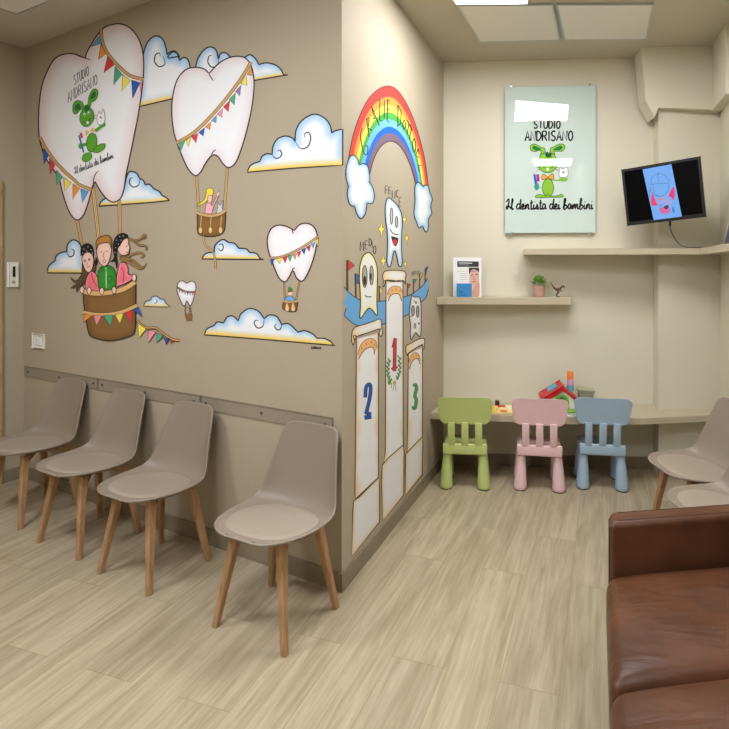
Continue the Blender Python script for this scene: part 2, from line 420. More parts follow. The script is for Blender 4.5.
# ------------------------------------------------------------------ moulded chairs
PROF = [(-.251, .460, .080, .000), (-.248, .456, .118, .000), (-.238, .450, .155, .002), (-.204, .447, .203, .005), (-.115, .440, .248, .010), (-.01, .430, .258, .018),
        (.075, .424, .254, .030), (.142, .438, .246, .044), (.184, .498, .232, .054), (.207, .585, .213, .050), (.227, .675, .194, .040),
        (.244, .755, .179, .028), (.253, .797, .168, .020), (.256, .816, .146, .014), (.257, .824, .100, .010)]
def prof_at(y):
    for a, b in zip(PROF[1:], PROF[2:]):
        if a[0] <= y <= b[0]:
            t = (y - a[0]) / (b[0] - a[0]); return a[1] + (b[1] - a[1]) * t, a[3] + (b[3] - a[3]) * t, a[2] + (b[2] - a[2]) * t
    return PROF[0][1], 0, .1
def make_chair(label):
    t = thing('moulded_chair', label, 'chair', group='taupe moulded waiting chairs')
    bm = B(); rows = []; nv = 12
    for i, (y, z, w, cu) in enumerate(PROF):
        a = PROF[max(i - 1, 0)]; b = PROF[min(i + 1, len(PROF) - 1)]
        ty, tz = b[0] - a[0], b[1] - a[1]; l = math.hypot(ty, tz); ny, nz = -tz / l, ty / l
        r = []
        for k in range(nv + 1):
            v = -1 + 2 * k / nv
            sx = math.sin(v * math.pi / 2) * 0.35 + v * 0.65
            o = cu * abs(v) ** 2.6 + (0.012 * abs(v) ** 9 if i < 8 else 0)
            r.append(bm.verts.new((w * sx, y + ny * o, z + nz * o)))
        rows.append(r)
    for a, b in zip(rows, rows[1:]):
        for k in range(nv): bm.faces.new((a[k], a[k + 1], b[k + 1], b[k]))
    sh = obj('seat_shell', bm, M['shell'], t, smooth=True, autos=False)
    sd = sh.modifiers.new('thick', 'SOLIDIFY'); sd.thickness = 0.014; sd.offset = -1
    ss = sh.modifiers.new('sub', 'SUBSURF'); ss.levels = 1; ss.render_levels = 2
    bm = B(); rings = []
    nr, na = 8, 32
    for j in range(nr + 1):
        f = j / nr; ring = []
        for k in range(na):
            th = 2 * math.pi * k / na
            x = 0.234 * f * math.copysign(abs(math.cos(th)) ** .92, math.cos(th)); y = -0.043 + 0.191 * f * math.copysign(abs(math.sin(th)) ** .92, math.sin(th))
            zz, cu, w = prof_at(y)
            base = zz + cu * (abs(x) / max(w, .05)) ** 2.6 - (max(0, -.2 - y) * .25)
            top = 0.002 + 0.020 * (1 - f ** 9) ** 0.5
            ring.append(bm.verts.new((x, y, base + top)))
        if j == 0:
            for v in ring[1:]: bm.verts.remove(v)
            ring = [ring[0]]
        rings.append(ring)
    for k in range(na): bm.faces.new((rings[0][0], rings[1][k], rings[1][(k + 1) % na]))
    for a, b in zip(rings[1:], rings[2:]):
        for k in range(na): bm.faces.new((a[k], b[k], b[(k + 1) % na], a[(k + 1) % na]))
    obj('seat_pad', bm, M['pad'], t, smooth=True, autos=False)
    bm = B(); add_bar(bm, (-.135, -.115, .405), (.135, .105, .405), .034, .034, V(0, 0, 1)); add_bar(bm, (-.135, .105, .405), (.135, -.115, .405), .034, .034, V(0, 0, 1))
    add_box(bm, (0, -.005, .421), (.16, .16, .012)); obj('under_frame', bm, M['leg'], t)
    for sx in (-1, 1):
        for sy, yt, yf in ((-1, -.125, -.185), (1, .11, .165)):
            bm = B(); add_bar(bm, (sx * .130, yt, .425), (sx * .200, yf, 0.0), .042, .026, V(0, 1, 0)); obj('leg', bm, M['leg'], t)
    return t
CH = [  # x, y, heading of the chair's back (degrees, +y = 0), label
    (-2.60, 3.56, -27, 'taupe moulded chair with wooden legs at the left end, nearest the far corner'),
    (-2.015, 3.22, -28, 'taupe moulded chair with wooden legs, second from the left under the mural'),
    (-1.465, 2.90, -28, 'taupe moulded chair with wooden legs, third from the left along the wall rail'),
    (-0.695, 2.485, -27, 'taupe moulded chair standing alone by the painted corner, right of the row of three'),
    (1.55, 3.11, -84, 'taupe moulded chair against the right wall, nearer the low counter'),
    (1.43, 2.58, -84, 'taupe moulded chair against the right wall, partly hidden behind the leather sofa'),
]
c0 = make_chair(CH[0][3])
for i, (x, y, a, lab) in enumerate(CH):
    o = c0 if i == 0 else copy_tree(c0)
    o.location = (x, y, 0); o.rotation_euler.z = math.radians(a); o['label'] = lab

# ------------------------------------------------------------------ children's chairs (front = -y, turned to the desk)
def round_rect(w0, w1, h, r, n=6):
    """outline (x, z): bottom width w0, top width w1, height h"""
    pts = []
    for cx, cz, a0 in ((w0 / 2 - r, r, -90), (w1 / 2 - r, h - r, 0), (-w1 / 2 + r, h - r, 90), (-w0 / 2 + r, r, 180)):
        for k in range(n + 1):
            a = math.radians(a0 + 90 * k / n); pts.append((cx + r * math.cos(a), cz + r * math.sin(a)))
    return pts
def make_kid(label, m):
    t = thing('childs_chair', label, 'chair', group='small plastic chairs at the counter')
    bm = B(); pts = round_rect(0.365, 0.40, 0.195, 0.045)
    ys = (0.138, 0.175)
    def yb(z, x): return 0.035 * z / 0.2 - 0.03 * (x / 0.2) ** 2
    fr = [[bm.verts.new((x, y + yb(z, x), z + 0.475)) for x, z in pts] for y in ys]
    for r in fr: bm.faces.new(r)
    n = len(pts)
    for k in range(n): bm.faces.new((fr[0][k], fr[0][(k + 1) % n], fr[1][(k + 1) % n], fr[1][k]))
    bmesh.ops.bevel(bm, geom=[e for e in bm.edges if len(e.link_faces) == 2 and any(len(f.verts) > 4 for f in e.link_faces)], offset=0.008, segments=2, affect='EDGES')
    obj('backrest', bm, m, t, smooth=True)
    for x in (-0.098, 0.0, 0.098):
        bm = B(); add_frame_box(bm, V(x - 0.0255, 0.125, 0.32), V(0.051, 0, 0), V(0, 0.022, 0), V(0, 0.024, 0.17), 0.004); obj('back_slat', bm, m, t, smooth=True)
    bm = B()
    add_box(bm, (0, 0.0, 0.282), (0.318, 0.28, 0.06), bev=0.02, seg=4)
    add_box(bm, (0, 0.132, 0.291), (0.320, 0.026, 0.080), bev=0.010, seg=3)
    obj('seat', bm, m, t, smooth=True)
    for sx in (-1, 1):
        for sy in (-1, 1):
            bm = B(); fx, fy = sx * 0.137, sy * 0.115
            add_lathe(bm, [(0.043, 0.008), (0.047, 0.016), (0.047, 0.03), (0.038, 0.15), (0.027, 0.265)], (fx, fy, 0), 20, (-sx * 0.008, -sy * 0.02))
            lg = obj('leg', bm, m, t, smooth=True)
            bm = B(); add_lathe(bm, [(0.040, 0.0), (0.042, 0.008)], (fx, fy, 0), 20); obj('rubber_foot', bm, M['rubber'], lg)
    return t
for px, py, rz, m, lab in ((465, 489, -5, 'green', 'small lime green plastic chair at the low counter, nearest the painted wall'),
                           (539.5, 491, -9, 'pink', 'small pink plastic chair between the green and blue ones'),
                           (602.5, 490, -10, 'blue', 'small light blue plastic chair at the low counter, right of the pink one')):
    k = make_kid(lab, M[m]); p = floor_pt(px, py)
    a = math.radians(rz); off = V(math.sin(-a), math.cos(a), 0) * 0.13
    k.location = (p.x + off.x, p.y + off.y, 0); k.rotation_euler.z = a + math.pi

# ------------------------------------------------------------------ leather sofa (its plan is read off the photo)
E1 = V(math.cos(math.radians(73)), math.sin(math.radians(73)), 0); E2 = V(math.cos(math.radians(8.5)), math.sin(math.radians(8.5)), 0)
so = floor_pt(606, 571, 0.43); so.z = 0
sofa = thing('leather_sofa', 'brown leather sofa in the right foreground with a low padded arm', 'sofa', so)
def soft_box(a0, a1, b0, b1, z0, z1, bev, crown=0.0, wr=0.0, nn=12):
    bm = B(); add_box(bm, ((a0 + a1) / 2, (b0 + b1) / 2, (z0 + z1) / 2), (a1 - a0, b1 - b0, z1 - z0), bev=bev, seg=4)
    if crown:
        bmesh.ops.subdivide_edges(bm, edges=[e for e in bm.edges if e.calc_length() > 0.12], cuts=nn, use_grid_fill=True)
        rnd = random.Random(3)
        for v in bm.verts:
            if v.co.z > (z0 + z1) / 2:
                u = (v.co.x - a0) / (a1 - a0) * 2 - 1; w = (v.co.y - b0) / (b1 - b0) * 2 - 1
                k = max(0, 1 - u ** 4) * max(0, 1 - w ** 4)
                v.co.z += crown * k + wr * k * (math.sin(v.co.y * 30 + 5 * math.sin(v.co.x * 9)) * 0.5 + math.sin(v.co.x * 21 + v.co.y * 12))
    for v in bm.verts: v.co = E1 * v.co.x + E2 * v.co.y + V(0, 0, v.co.z)
    return bm
obj('seat_cushion', soft_box(-0.585, -0.004, 0.0, 0.68, 0.22, 0.418, 0.045, 0.022, 0.0022), M['leather'], sofa, smooth=True, autos=False)
obj('seat_cushion', soft_box(-1.20, -0.589, 0.0, 0.68, 0.22, 0.418, 0.045, 0.022, 0.0022), M['leather'], sofa, smooth=True, autos=False)
def arm(a0, a1):
    ar = obj('armrest', soft_box(a0, a1, 0.015, 0.84, 0.06, 0.612, 0.026), M['leather'], sofa, smooth=True, autos=False)
    bm = B()
    for aa in (a0 + 0.022, a1 - 0.022):
        add_tube(bm, [E1 * aa + E2 * 0.05 + V(0, 0, 0.6105), E1 * aa + E2 * 0.80 + V(0, 0, 0.6105)], 0.0028, 6)
        add_tube(bm, [E1 * aa + E2 * 0.0155 + V(0, 0, 0.59), E1 * aa + E2 * 0.0155 + V(0, 0, 0.09)], 0.0028, 6)
    obj('seam', bm, M['stitch'], ar)
arm(0.0, 0.115); arm(-1.32, -1.205)
obj('base', soft_box(-1.20, -0.004, 0.035, 0.84, 0.06, 0.24, 0.015), M['leather'], sofa, smooth=True)
obj('backrest', soft_box(-1.20, -0.004, 0.66, 0.84, 0.24, 0.80, 0.05), M['leather'], sofa, smooth=True, autos=False)
for a in (-1.25, 0.04):
    for b_ in (0.06, 0.76):
        bm = B(); add_lathe(bm, [(0.018, 0), (0.022, 0.066)], E1 * a + E2 * b_, 12); obj('foot', bm, M['darkwood'], sofa)

# ------------------------------------------------------------------ flat painting kit
def crom(pts, closed, n=5):
    """Catmull-Rom through pts; a third entry 1 marks a sharp corner"""
    P = [(p[0], p[1]) for p in pts]; S = [len(p) > 2 and p[2] for p in pts]; N = len(P); out = []
    segs = N if closed else N - 1
    for i in range(segs):
        j = (i + 1) % N
        p1, p2 = P[i], P[j]
        p0 = P[(i - 1) % N] if (closed or i > 0) and not S[i] else (2 * p1[0] - p2[0], 2 * p1[1] - p2[1])
        p3 = P[(j + 1) % N] if (closed or j < N - 1) and not S[j] else (2 * p2[0] - p1[0], 2 * p2[1] - p1[1])
        if S[i] and S[j]:
            out.append(p1); continue
        for k in range(n):
            t = k / n; t2 = t * t; t3 = t2 * t
            out.append(tuple(0.5 * (2 * p1[a] + (p2[a] - p0[a]) * t + (2 * p0[a] - 5 * p1[a] + 4 * p2[a] - p3[a]) * t2 + (3 * p1[a] - p0[a] - 3 * p2[a] + p3[a]) * t3) for a in (0, 1)))
    if not closed: out.append(P[-1])
    return out
def sharp(pts): return [(p[0], p[1], 1) for p in pts]
def ell(cx, cy, rx, ry, n=16, rot=0.0, a0=0, a1=360):
    o = []; c, s = math.cos(math.radians(rot)), math.sin(math.radians(rot))
    cnt = n if a1 - a0 >= 360 else n + 1
    for k in range(cnt):
        t = math.radians(a0 + (a1 - a0) * k / n); x, y = rx * math.cos(t), ry * math.sin(t)
        o.append((cx + x * c - y * s, cy + x * s + y * c))
    return o
def inside(p, poly):
    r = False; x, y = p; j = len(poly) - 1
    for i in range(len(poly)):
        xi, yi = poly[i]; xj, yj = poly[j]
        if (yi > y) != (yj > y) and x < (xj - xi) * (y - yi) / (yj - yi) + xi: r = not r
        j = i
    return r
def pdist(p, poly):
    best = 1e9; bj = 0
    for i in range(len(poly)):
        ax, ay = poly[i]; bx, by = poly[(i + 1) % len(poly)]
        dx, dy = bx - ax, by - ay; L = dx * dx + dy * dy
        t = 0 if L == 0 else max(0, min(1, ((p[0] - ax) * dx + (p[1] - ay) * dy) / L))
        d = (p[0] - ax - t * dx) ** 2 + (p[1] - ay - t * dy) ** 2
        if d < best: best = d; bj = i
    return math.sqrt(best), bj
def lerp(a, b, t): return tuple(a[i] + (b[i] - a[i]) * t for i in range(3))
class Art:
    """a flat picture lying on a plane; parts become meshes with vertex colours"""
    STEP = 0.000025
    def __init__(s, plane, name, label, cat, base, anchor, group=None, m=None, parent=None):
        s.plane, s.off, s.m = plane, base * 0.14 + 0.0002, m or M['paint']
        s.k = 0
        if parent is None:
            a = plane.at(*anchor, base) if hasattr(plane, 'at') else Vector(anchor)
            s.loc = a; s.t = thing(name, label, cat, a, group=group)
        else:
            s.t = parent; s.loc = parent.location.copy()
        s.begin()
    def begin(s): s.v = []; s.c = []; s.f = []
    def _z(s): s.k += 1; return s.off + s.k * s.STEP
    def fill(s, pts, col, shade=None, smooth=True, grid=0.0):
        out = crom(pts, True) if smooth else [(p[0], p[1]) for p in pts]
        vs = [Vector(p) for p in out]; n = len(vs)
        if grid:
            x0 = min(p[0] for p in out); x1 = max(p[0] for p in out); y0 = min(p[1] for p in out); y1 = max(p[1] for p in out)
            y = y0 + grid / 2; r = 0
            while y < y1:
                x = x0 + (grid / 2 if r % 2 else grid)
                while x < x1:
                    if inside((x, y), out) and pdist((x, y), out)[0] > grid * 0.35: vs.append(Vector((x, y)))
                    x += grid
                y += grid * 0.87; r += 1
        rv, re, rf, _a, _b, _c = delaunay_2d_cdt(vs, [], [list(range(n))], 1, 1e-4)
        z = s._z(); b0 = len(s.v)
        for p in rv:
            s.v.append((p.x, p.y, z))
            c = shade((p.x, p.y), out, col) if shade else col
            s.c.append(srgb(*[max(0, min(255, q)) for q in c]))
        for f in rf: s.f.append([b0 + i for i in f])
        return out
    def line(s, pts, w, col, closed=False, smooth=True, taper=False):
        out = crom(pts, closed, 4) if smooth else [(p[0], p[1]) for p in pts]
        if len(out) < 2: return
        z = s._z(); b0 = len(s.v); n = len(out); c = srgb(*col)
        for i in range(n):
            a = out[(i - 1) % n] if closed or i > 0 else out[i]; b = out[(i + 1) % n] if closed or i < n - 1 else out[i]
            dx, dy = b[0] - a[0], b[1] - a[1]; l = math.hypot(dx, dy) or 1
            ww = w / 2
            if taper:
                u = i / (n - 1); ww *= 0.35 + 0.65 * min(1, 4 * u, 4 * (1 - u))
            nx, ny = -dy / l * ww, dx / l * ww
            s.v += [(out[i][0] + nx, out[i][1] + ny, z), (out[i][0] - nx, out[i][1] - ny, z)]; s.c += [c, c]
        for i in range(n if closed else n - 1):
            j = (i + 1) % n
            s.f.append([b0 + 2 * i, b0 + 2 * i + 1, b0 + 2 * j + 1, b0 + 2 * j])
        if not closed:                                     # round ends
            for (p, q) in ((0, 1), (n - 1, n - 2)):
                pass
    def part(s, name, parent=None, label=None):
        """close the current strokes into one mesh under the thing (or under a part)"""
        me = bpy.data.meshes.new(name)
        vs = [s.plane.at(x, y, z) - s.loc for x, y, z in s.v]
        me.from_pydata([tuple(v) for v in vs], [], s.f); me.update()
        at = me.color_attributes.new('Col', 'FLOAT_COLOR', 'POINT')
        for i, c in enumerate(s.c): at.data[i].color = c
        me.materials.append(s.m)
        o = bpy.data.objects.new(name, me); link(o, parent or s.t)
        if label: o['label'] = label
        s.begin(); return o

# stroke lettering, unit boxes with y down
CAPS = {
 'A': [[(0, 1), (.5, 0), (1, 1)], [(.2, .66), (.8, .62)]], 'N': [[(0, 1), (.05, 0), (.9, 1), (1, 0)]],
 'D': [[(.05, 0), (0, 1)], [(0, .02), (.6, .1), (1, .5), (.6, .9), (0, 1)]], 'R': [[(0, 0), (0, 1)], [(0, .03), (.7, .05), (.9, .28), (.6, .5), (.05, .52)], [(.4, .52), (1, 1)]],
 'I': [[(.5, 0), (.5, 1)]], 'S': [[(.95, .12), (.55, 0), (.1, .2), (.3, .45), (.8, .6), (.9, .85), (.45, 1), (0, .88)]],
 'O': [[(.5, 0), (.08, .3), (.1, .75), (.5, 1), (.92, .7), (.9, .25), (.5, 0)]], 'T': [[(0, .05), (1, 0)], [(.5, .02), (.48, 1)]],
 'U': [[(0, 0), (.05, .75), (.45, 1), (.9, .75), (1, 0)]], 'G': [[(.9, .15), (.5, 0), (.1, .3), (.1, .75), (.5, 1), (.9, .8), (.9, .55), (.55, .55)]],
 'Z': [[(0, .03), (1, 0), (0, 1), (1, .97)]], 'E': [[(1, 0), (0, .04), (0, 1), (1, .96)], [(0, .5), (.8, .48)]],
 'F': [[(1, 0), (0, .04), (0, 1)], [(0, .5), (.8, .48)]], 'L': [[(0, 0), (0, 1), (1, .96)]],
 'C': [[(.95, .15), (.5, 0), (.08, .35), (.1, .75), (.5, 1), (.95, .85)]], 'M': [[(0, 1), (.1, 0), (.5, .7), (.9, 0), (1, 1)]]}
LOW = {
 'd': (.95, [[(.72, .55), (.3, .5), (.05, .78), (.3, 1), (.68, .8), (.85, 0), (.72, .85), (1, 1)]]),
 'e': (.7, [[(0, .85), (.6, .72), (.5, .5), (.15, .6), (.12, .88), (.45, 1), (1, .9)]]),
 'n': (.9, [[(0, 1), (.1, .55), (.12, .98), (.4, .55), (.65, .6), (.68, .95), (1, 1)]]),
 'm': (1.3, [[(0, 1), (.08, .55), (.1, .98), (.3, .55), (.42, .6), (.44, .98), (.62, .55), (.76, .6), (.78, .95), (1, 1)]]),
 't': (.6, [[(.45, .1), (.35, .9), (.6, 1), (1, .92)], [(0, .42), (.85, .38)]]),
 'i': (.45, [[(.25, .55), (.25, .93), (.55, 1), (1, .9)], [(.35, .28), (.45, .34)]]),
 's': (.65, [[(0, 1), (.5, .5), (.45, .68), (.8, .85), (.45, 1), (1, .98)]]),
 'a': (.85, [[(.68, .55), (.3, .5), (.05, .78), (.3, 1), (.62, .82), (.7, .55), (.74, .92), (1, .97)]]),
 'b': (.85, [[(0, .9), (.5, .15), (.28, 0), (.15, .95), (.5, 1), (.8, .78), (.5, .58), (.2, .78)]]),
 'l': (.5, [[(0, .9), (.6, .15), (.35, 0), (.25, .9), (.55, 1), (1, .92)]]),
 'I': (.9, [[(.0, .3), (.3, .05), (.55, .1), (.4, .7), (.15, 1), (.05, .75), (.5, .7), (1, .95)]])}
SM = set('SOCGUDR')
def caps(a, text, o, adv, down, w, col, gap=0.28, scale=None):
    """o: top left pixel; adv: vector of one letter width; down: letter height vector"""
    x = 0.0
    for ch in text:
        if ch == ' ': x += 0.8; continue
        cw = 0.35 if ch == 'I' else 1.0
        for st in CAPS[ch]:
            pts = [(o[0] + adv[0] * (x + p[0] * cw) + down[0] * p[1], o[1] + adv[1] * (x + p[0] * cw) + down[1] * p[1]) for p in st]
            a.line(pts, w, col, smooth=ch in SM and len(pts) > 2)
        x += cw + gap
def script(a, text, o, adv, down, w, col):
    x = 0.0
    for ch in text:
        if ch == ' ': x += 0.5; continue
        cw, sts = LOW[ch]
        for st in sts:
            pts = [(o[0] + adv[0] * (x + p[0] * cw) + down[0] * p[1], o[1] + adv[1] * (x + p[0] * cw) + down[1] * p[1]) for p in st]
            a.line(pts, w, col, smooth=len(pts) > 2)
        x += cw
def caps_len(text, gap=0.28): return sum(0.8 if c == ' ' else (0.35 if c == 'I' else 1.0) + gap for c in text) - gap
def script_len(text): return sum(0.5 if c == ' ' else LOW[c][0] for c in text)

INK = (34, 30, 30)
def crop(x0, y0, k):
    return lambda pts: [((p[0] / k + x0, p[1] / k + y0) + tuple(p[2:])) for p in pts]
c1 = crop(0, 0, 4.05); c2 = crop(160, 0, 3.837); c3 = crop(0, 170, 3.645); c4 = crop(160, 180, 3.837)
c5 = crop(330, 70, 6.075); c6 = crop(330, 170, 4.86); c7 = crop(325, 300, 2.604)
cK = crop(60, 225, 7.29); cR = crop(60, 65, 5.83); cF = crop(340, 180, 8.1); cM = crop(340, 260, 7.29); cN = crop(340, 330, 7.29); cG = crop(185, 180, 12.15); cH = crop(265, 270, 9.11); cB = crop(345, 85, 8.1)

def tooth_shade(edge, width, amt):
    def sh(p, poly, col):
        d, _ = pdist(p, poly)
        t = max(0, 1 - d / width) ** 1.3 * amt
        return lerp(col, edge, t)
    return sh
def cloud_shade(bot_h, top_w):
    def sh(p, poly, col):
        y1 = max(q[1] for q in poly); y0 = min(q[1] for q in poly)
        # nearest bottom edge: the lowest outline point at this x
        xq = min(max(p[0], min(q[0] for q in poly) + .05), max(q[0] for q in poly) - .05); ys = []
        for i in range(len(poly)):
            (xa, ya), (xb, yb2) = poly[i - 1], poly[i]
            if (xa <= xq) != (xb <= xq): ys.append(ya + (yb2 - ya) * (xq - xa) / (xb - xa))
        yb = max(ys) if ys else y1
        tb = max(0, 1 - (yb - p[1]) / (bot_h * 0.85))
        d, _ = pdist(p, poly)
        tt = 0.9 * max(0, 1 - d / (top_w * 0.8)) * max(0, min(1, (yb - p[1]) / (bot_h * 1.2)))
        c = lerp(col, (150, 196, 236), tt ** 0.9)
        return lerp(c, (244, 204, 92), min(1, tb * 1.15))
    return sh
def band(a, pts, w, col=(206, 158, 96)):
    a.line(pts, w + 1.0, INK); a.line(pts, w, col)
def pennant(a, tri, col, w=0.55):
    a.fill(sharp(tri), col, smooth=False)
    a.line(list(tri) + [tri[0]], w, INK, smooth=False)
PC = dict(b=(44, 92, 178), r=(214, 58, 62), g=(82, 170, 132), y=(244, 226, 96), o=(238, 150, 66), p=(240, 150, 164), l=(96, 164, 214), v=(150, 126, 164))

def cloud(label, tr, pts, swirls=(), bot=6, top=8, w=1.35, base=0.0012, plane=None, extra=(), close=True):
    P = tr(pts); a = Art(plane or WA, 'painted_cloud', label, 'painted cloud', base, P[0][:2], 'white and blue clouds painted on the mural wall')
    out = a.fill(P, (238, 241, 246), cloud_shade(bot, top), grid=2.6)
    a.line(P, w, INK, closed=close)
    for s_ in swirls: a.line(tr(s_), w * 0.9, INK, taper=True)
    a.part('cloud_body')
    return a

# ------------------------------------------------------------------ mural: clouds on the left wall
cloud('painted cloud with a big curl just right of the largest tooth balloon', lambda p: p,
      c1([(562, 432, 1), (566, 330), (574, 260), (584, 205), (602, 165), (632, 145), (660, 160), (673, 198), (676, 222, 1), (690, 210), (710, 208), (728, 228, 1)]) + c2([(30, 222), (48, 200), (66, 205), (75, 232, 1), (88, 221), (103, 224), (112, 242), (114, 268), (90, 330), (60, 376, 1), (10, 388)]),
      [c1([(660, 225), (668, 258), (645, 270), (626, 250), (630, 222), (645, 215), (650, 228)])], bot=7, top=10)
cloud('painted cloud peeking out behind the top of the middle tooth balloon', c2,
      [(135, 262, 1), (147, 222), (168, 192), (192, 180), (215, 192), (224, 228, 1), (232, 206), (250, 202), (266, 214, 1), (300, 240), (322, 222, 1), (345, 210), (365, 224), (380, 248, 1), (405, 241), (440, 248), (462, 264), (474, 287, 1), (490, 287, 1), (365, 308, 1), (220, 330)],
      [[(224, 228), (222, 250), (200, 258), (184, 240), (188, 216), (200, 212)]], bot=5, top=9)
cloud('large painted cloud running into the right-hand corner of the mural wall', c2,
      [(334, 661, 1), (345, 638), (362, 626), (383, 620, 1), (392, 600), (410, 590), (430, 592, 1), (434, 560), (452, 532), (482, 522), (508, 530), (518, 543, 1), (522, 500), (545, 462), (590, 438), (630, 452), (652, 480), (659, 510, 1), (672, 502), (701, 495, 1), (701, 634, 1), (520, 645)],
      [[(518, 543), (540, 570), (568, 562), (578, 530), (570, 508), (555, 514), (556, 528)], [(430, 592), (440, 606), (458, 605), (467, 590), (460, 576), (450, 582)]], bot=9, top=11, close=True)
cloud('painted cloud behind the right root of the largest tooth balloon', c3,
      [(360, 132, 1), (372, 112), (395, 98), (430, 80), (452, 60), (460, 30), (468, 10), (480, 5), (498, 12), (510, 32, 1), (522, 38), (530, 54, 1), (545, 52), (560, 68, 1), (580, 78), (590, 92, 1), (605, 100), (618, 111, 1), (540, 119)],
      [[(510, 32), (505, 55), (485, 62), (472, 48), (476, 30), (487, 30)]], bot=6, top=10)
cloud('painted cloud at the far left, behind the child with dark spotted headscarf', c3,
      [(172, 375, 1), (178, 350), (200, 331, 1), (206, 312), (225, 300), (243, 298, 1), (246, 272), (265, 255), (285, 262), (297, 285), (301, 330), (300, 376, 1)],
      [[(243, 298), (252, 316), (268, 310), (269, 292), (258, 288)]], bot=6, top=9)
cloud('smallest painted cloud, right of the big basket', c3,
      [(523, 496, 1), (531, 480), (548, 474, 1), (556, 462), (572, 460), (584, 470, 1), (597, 472), (605, 486, 1), (621, 499, 1), (570, 499)],
      [[(560, 482), (568, 486), (573, 477), (566, 472)]], bot=4, top=5, w=0.9)
cloud('painted cloud under the middle balloon basket, crossed by its dangling rope', c4,
      [(160, 303, 1), (172, 285), (190, 278), (207, 280, 1), (212, 250), (240, 228), (264, 240, 1), (285, 243), (303, 262, 1), (330, 264), (344, 278, 1), (370, 282), (384, 302, 1), (398, 305, 1), (270, 304)],
      [[(222, 262), (234, 272), (243, 260), (238, 246), (225, 250)]], bot=6, top=8)
a = cloud('widest painted cloud, low on the wall under the small boy balloon', c4,
      [(170, 594, 1), (180, 572), (208, 558, 1), (220, 545), (244, 548, 1), (258, 526), (280, 522), (300, 540, 1), (312, 512), (345, 493), (378, 504), (400, 532, 1), (420, 518), (448, 524), (467, 554, 1), (495, 552), (530, 584, 1), (555, 578), (585, 590), (602, 607, 1), (630, 608), (655, 620), (664, 634, 1), (672, 635, 1), (400, 612)],
      [[(400, 532), (395, 560), (375, 568), (361, 550), (368, 538), (378, 540)], [(467, 554), (462, 572), (448, 574), (440, 560), (448, 552)]], bot=8, top=9, w=1.3)
a.k = 40
caps(a, 'DORIANA', (311.5, 346.4), (1.25, 0.05), (-0.2, 2.3), 0.55, INK, gap=0.25); a.part('signature', label='tiny black painted signature')

# ------------------------------------------------------------------ mural: tooth balloons
WHITE = (240, 242, 246)
def rope(a, p0, p1, w, name='rope'):
    a.line([p0, p1], w + 0.9, INK, smooth=False); a.line([p0, p1], w, (214, 176, 118), smooth=False); a.line([p0, p1], 0.4, (140, 104, 60), smooth=False)
    a.part(name)
def garland(a, tr, pts, w, tris, name='garland'):
    tris = [(tr(t), c) for t, c in tris]
    for_band = tr(pts)
    keep = a.k
    band(a, for_band, w); g = a.part(name, label='tan cord of the painted bunting')
    for t, c in tris:
        pennant(a, t, PC[c]); a.part('pennant', g)
    return g

# big balloon
a = Art(WA, 'painted_balloon', 'largest painted tooth balloon with lettering, green rabbit and three children', 'painted balloon', 0.004, (90, 150), 'tooth hot-air balloons painted on the mural wall')
rope(a, c3([(281, 184)])[0], c3([(298, 268)])[0], 2.2); rope(a, c3([(339, 66)])[0], c3([(359, 245)])[0], 3.0); rope(a, c3([(435, 108)])[0], c3([(437, 232)])[0], 2.6)
big = c1([(345, 236, 1), (352, 212), (368, 183), (392, 145), (420, 113), (455, 99), (490, 97), (525, 112), (556, 148), (575, 195), (582, 255), (579, 325), (570, 400), (558, 475), (545, 540), (530, 615), (514, 690)]) + \
      c3([(458, 25), (452, 68), (440, 102), (415, 117), (390, 106), (367, 78), (346, 42, 1), (338, 58), (330, 88), (318, 130), (302, 168), (280, 182), (258, 162), (240, 122), (225, 72), (212, 25)]) + \
      c1([(185, 640), (165, 585), (157, 535), (156, 470), (161, 400), (173, 335), (195, 280), (220, 240), (250, 222), (290, 217), (322, 226)])
a.fill(big, WHITE, tooth_shade((228, 190, 192), 14, 0.6), grid=3.6)
a.line(big, 1.3, INK, closed=True)
a.line(c1([(310, 224), (340, 234), (368, 242)]), 1.0, INK, taper=True)
a.line(c1([(400, 690), (385, 708), (378, 735), (383, 765)]), 1.0, INK, taper=True)
a.part('balloon_envelope')
garland(a, c1, [(410, 118), (412, 160), (432, 210), (475, 262), (525, 305), (583, 322)], 2.6,
        [([(370, 188), (405, 140), (412, 176)], 'l'), ([(408, 180), (398, 243), (430, 216)], 'o'), ([(436, 228), (420, 296), (462, 262)], 'r'), ([(466, 268), (460, 345), (495, 300)], 'g'), ([(497, 302), (493, 371), (528, 325)], 'y'), ([(533, 324), (537, 401), (567, 335)], 'b'), ([(566, 335), (570, 390), (577, 330)], 'p')])
garland(a, lambda p: p, c1([(161, 555), (185, 600), (222, 652), (262, 695), (300, 728)]) + c3([(290, 54), (334, 72)]), 2.4,
        [(c1([(174, 600), (178, 666), (197, 628)]), 'b'), (c1([(200, 640), (203, 706), (223, 668)]), 'r'), (c3([(205, 0), (206, 55), (229, 26)]), 'g'), (c3([(232, 28), (236, 76), (260, 46)]), 'y'), (c3([(266, 50), (265, 108), (291, 66)]), 'o'), (c3([(294, 68), (300, 120), (323, 78)]), 'l')])
caps(a, 'STUDIO', (73.6, 75.6), (2.15, -1.45), (0.6, 9.3), 0.62, INK, gap=0.3); 
caps(a, 'ANDRISANO', (67.6, 92.4), (2.72, -1.72), (0.5, 10.2), 0.62, INK, gap=0.3); a.part('lettering', label='black hand-painted capital letters')
script(a, 'Il dentista dei bambini', (74.3, 167.0), (2.55 * 0.93, -1.07 * 0.93), (0.6, 7.0), 0.55, INK); a.part('script_lettering', label='black hand-painted cursive line')
GR, DG = (92, 168, 52), (38, 104, 62)
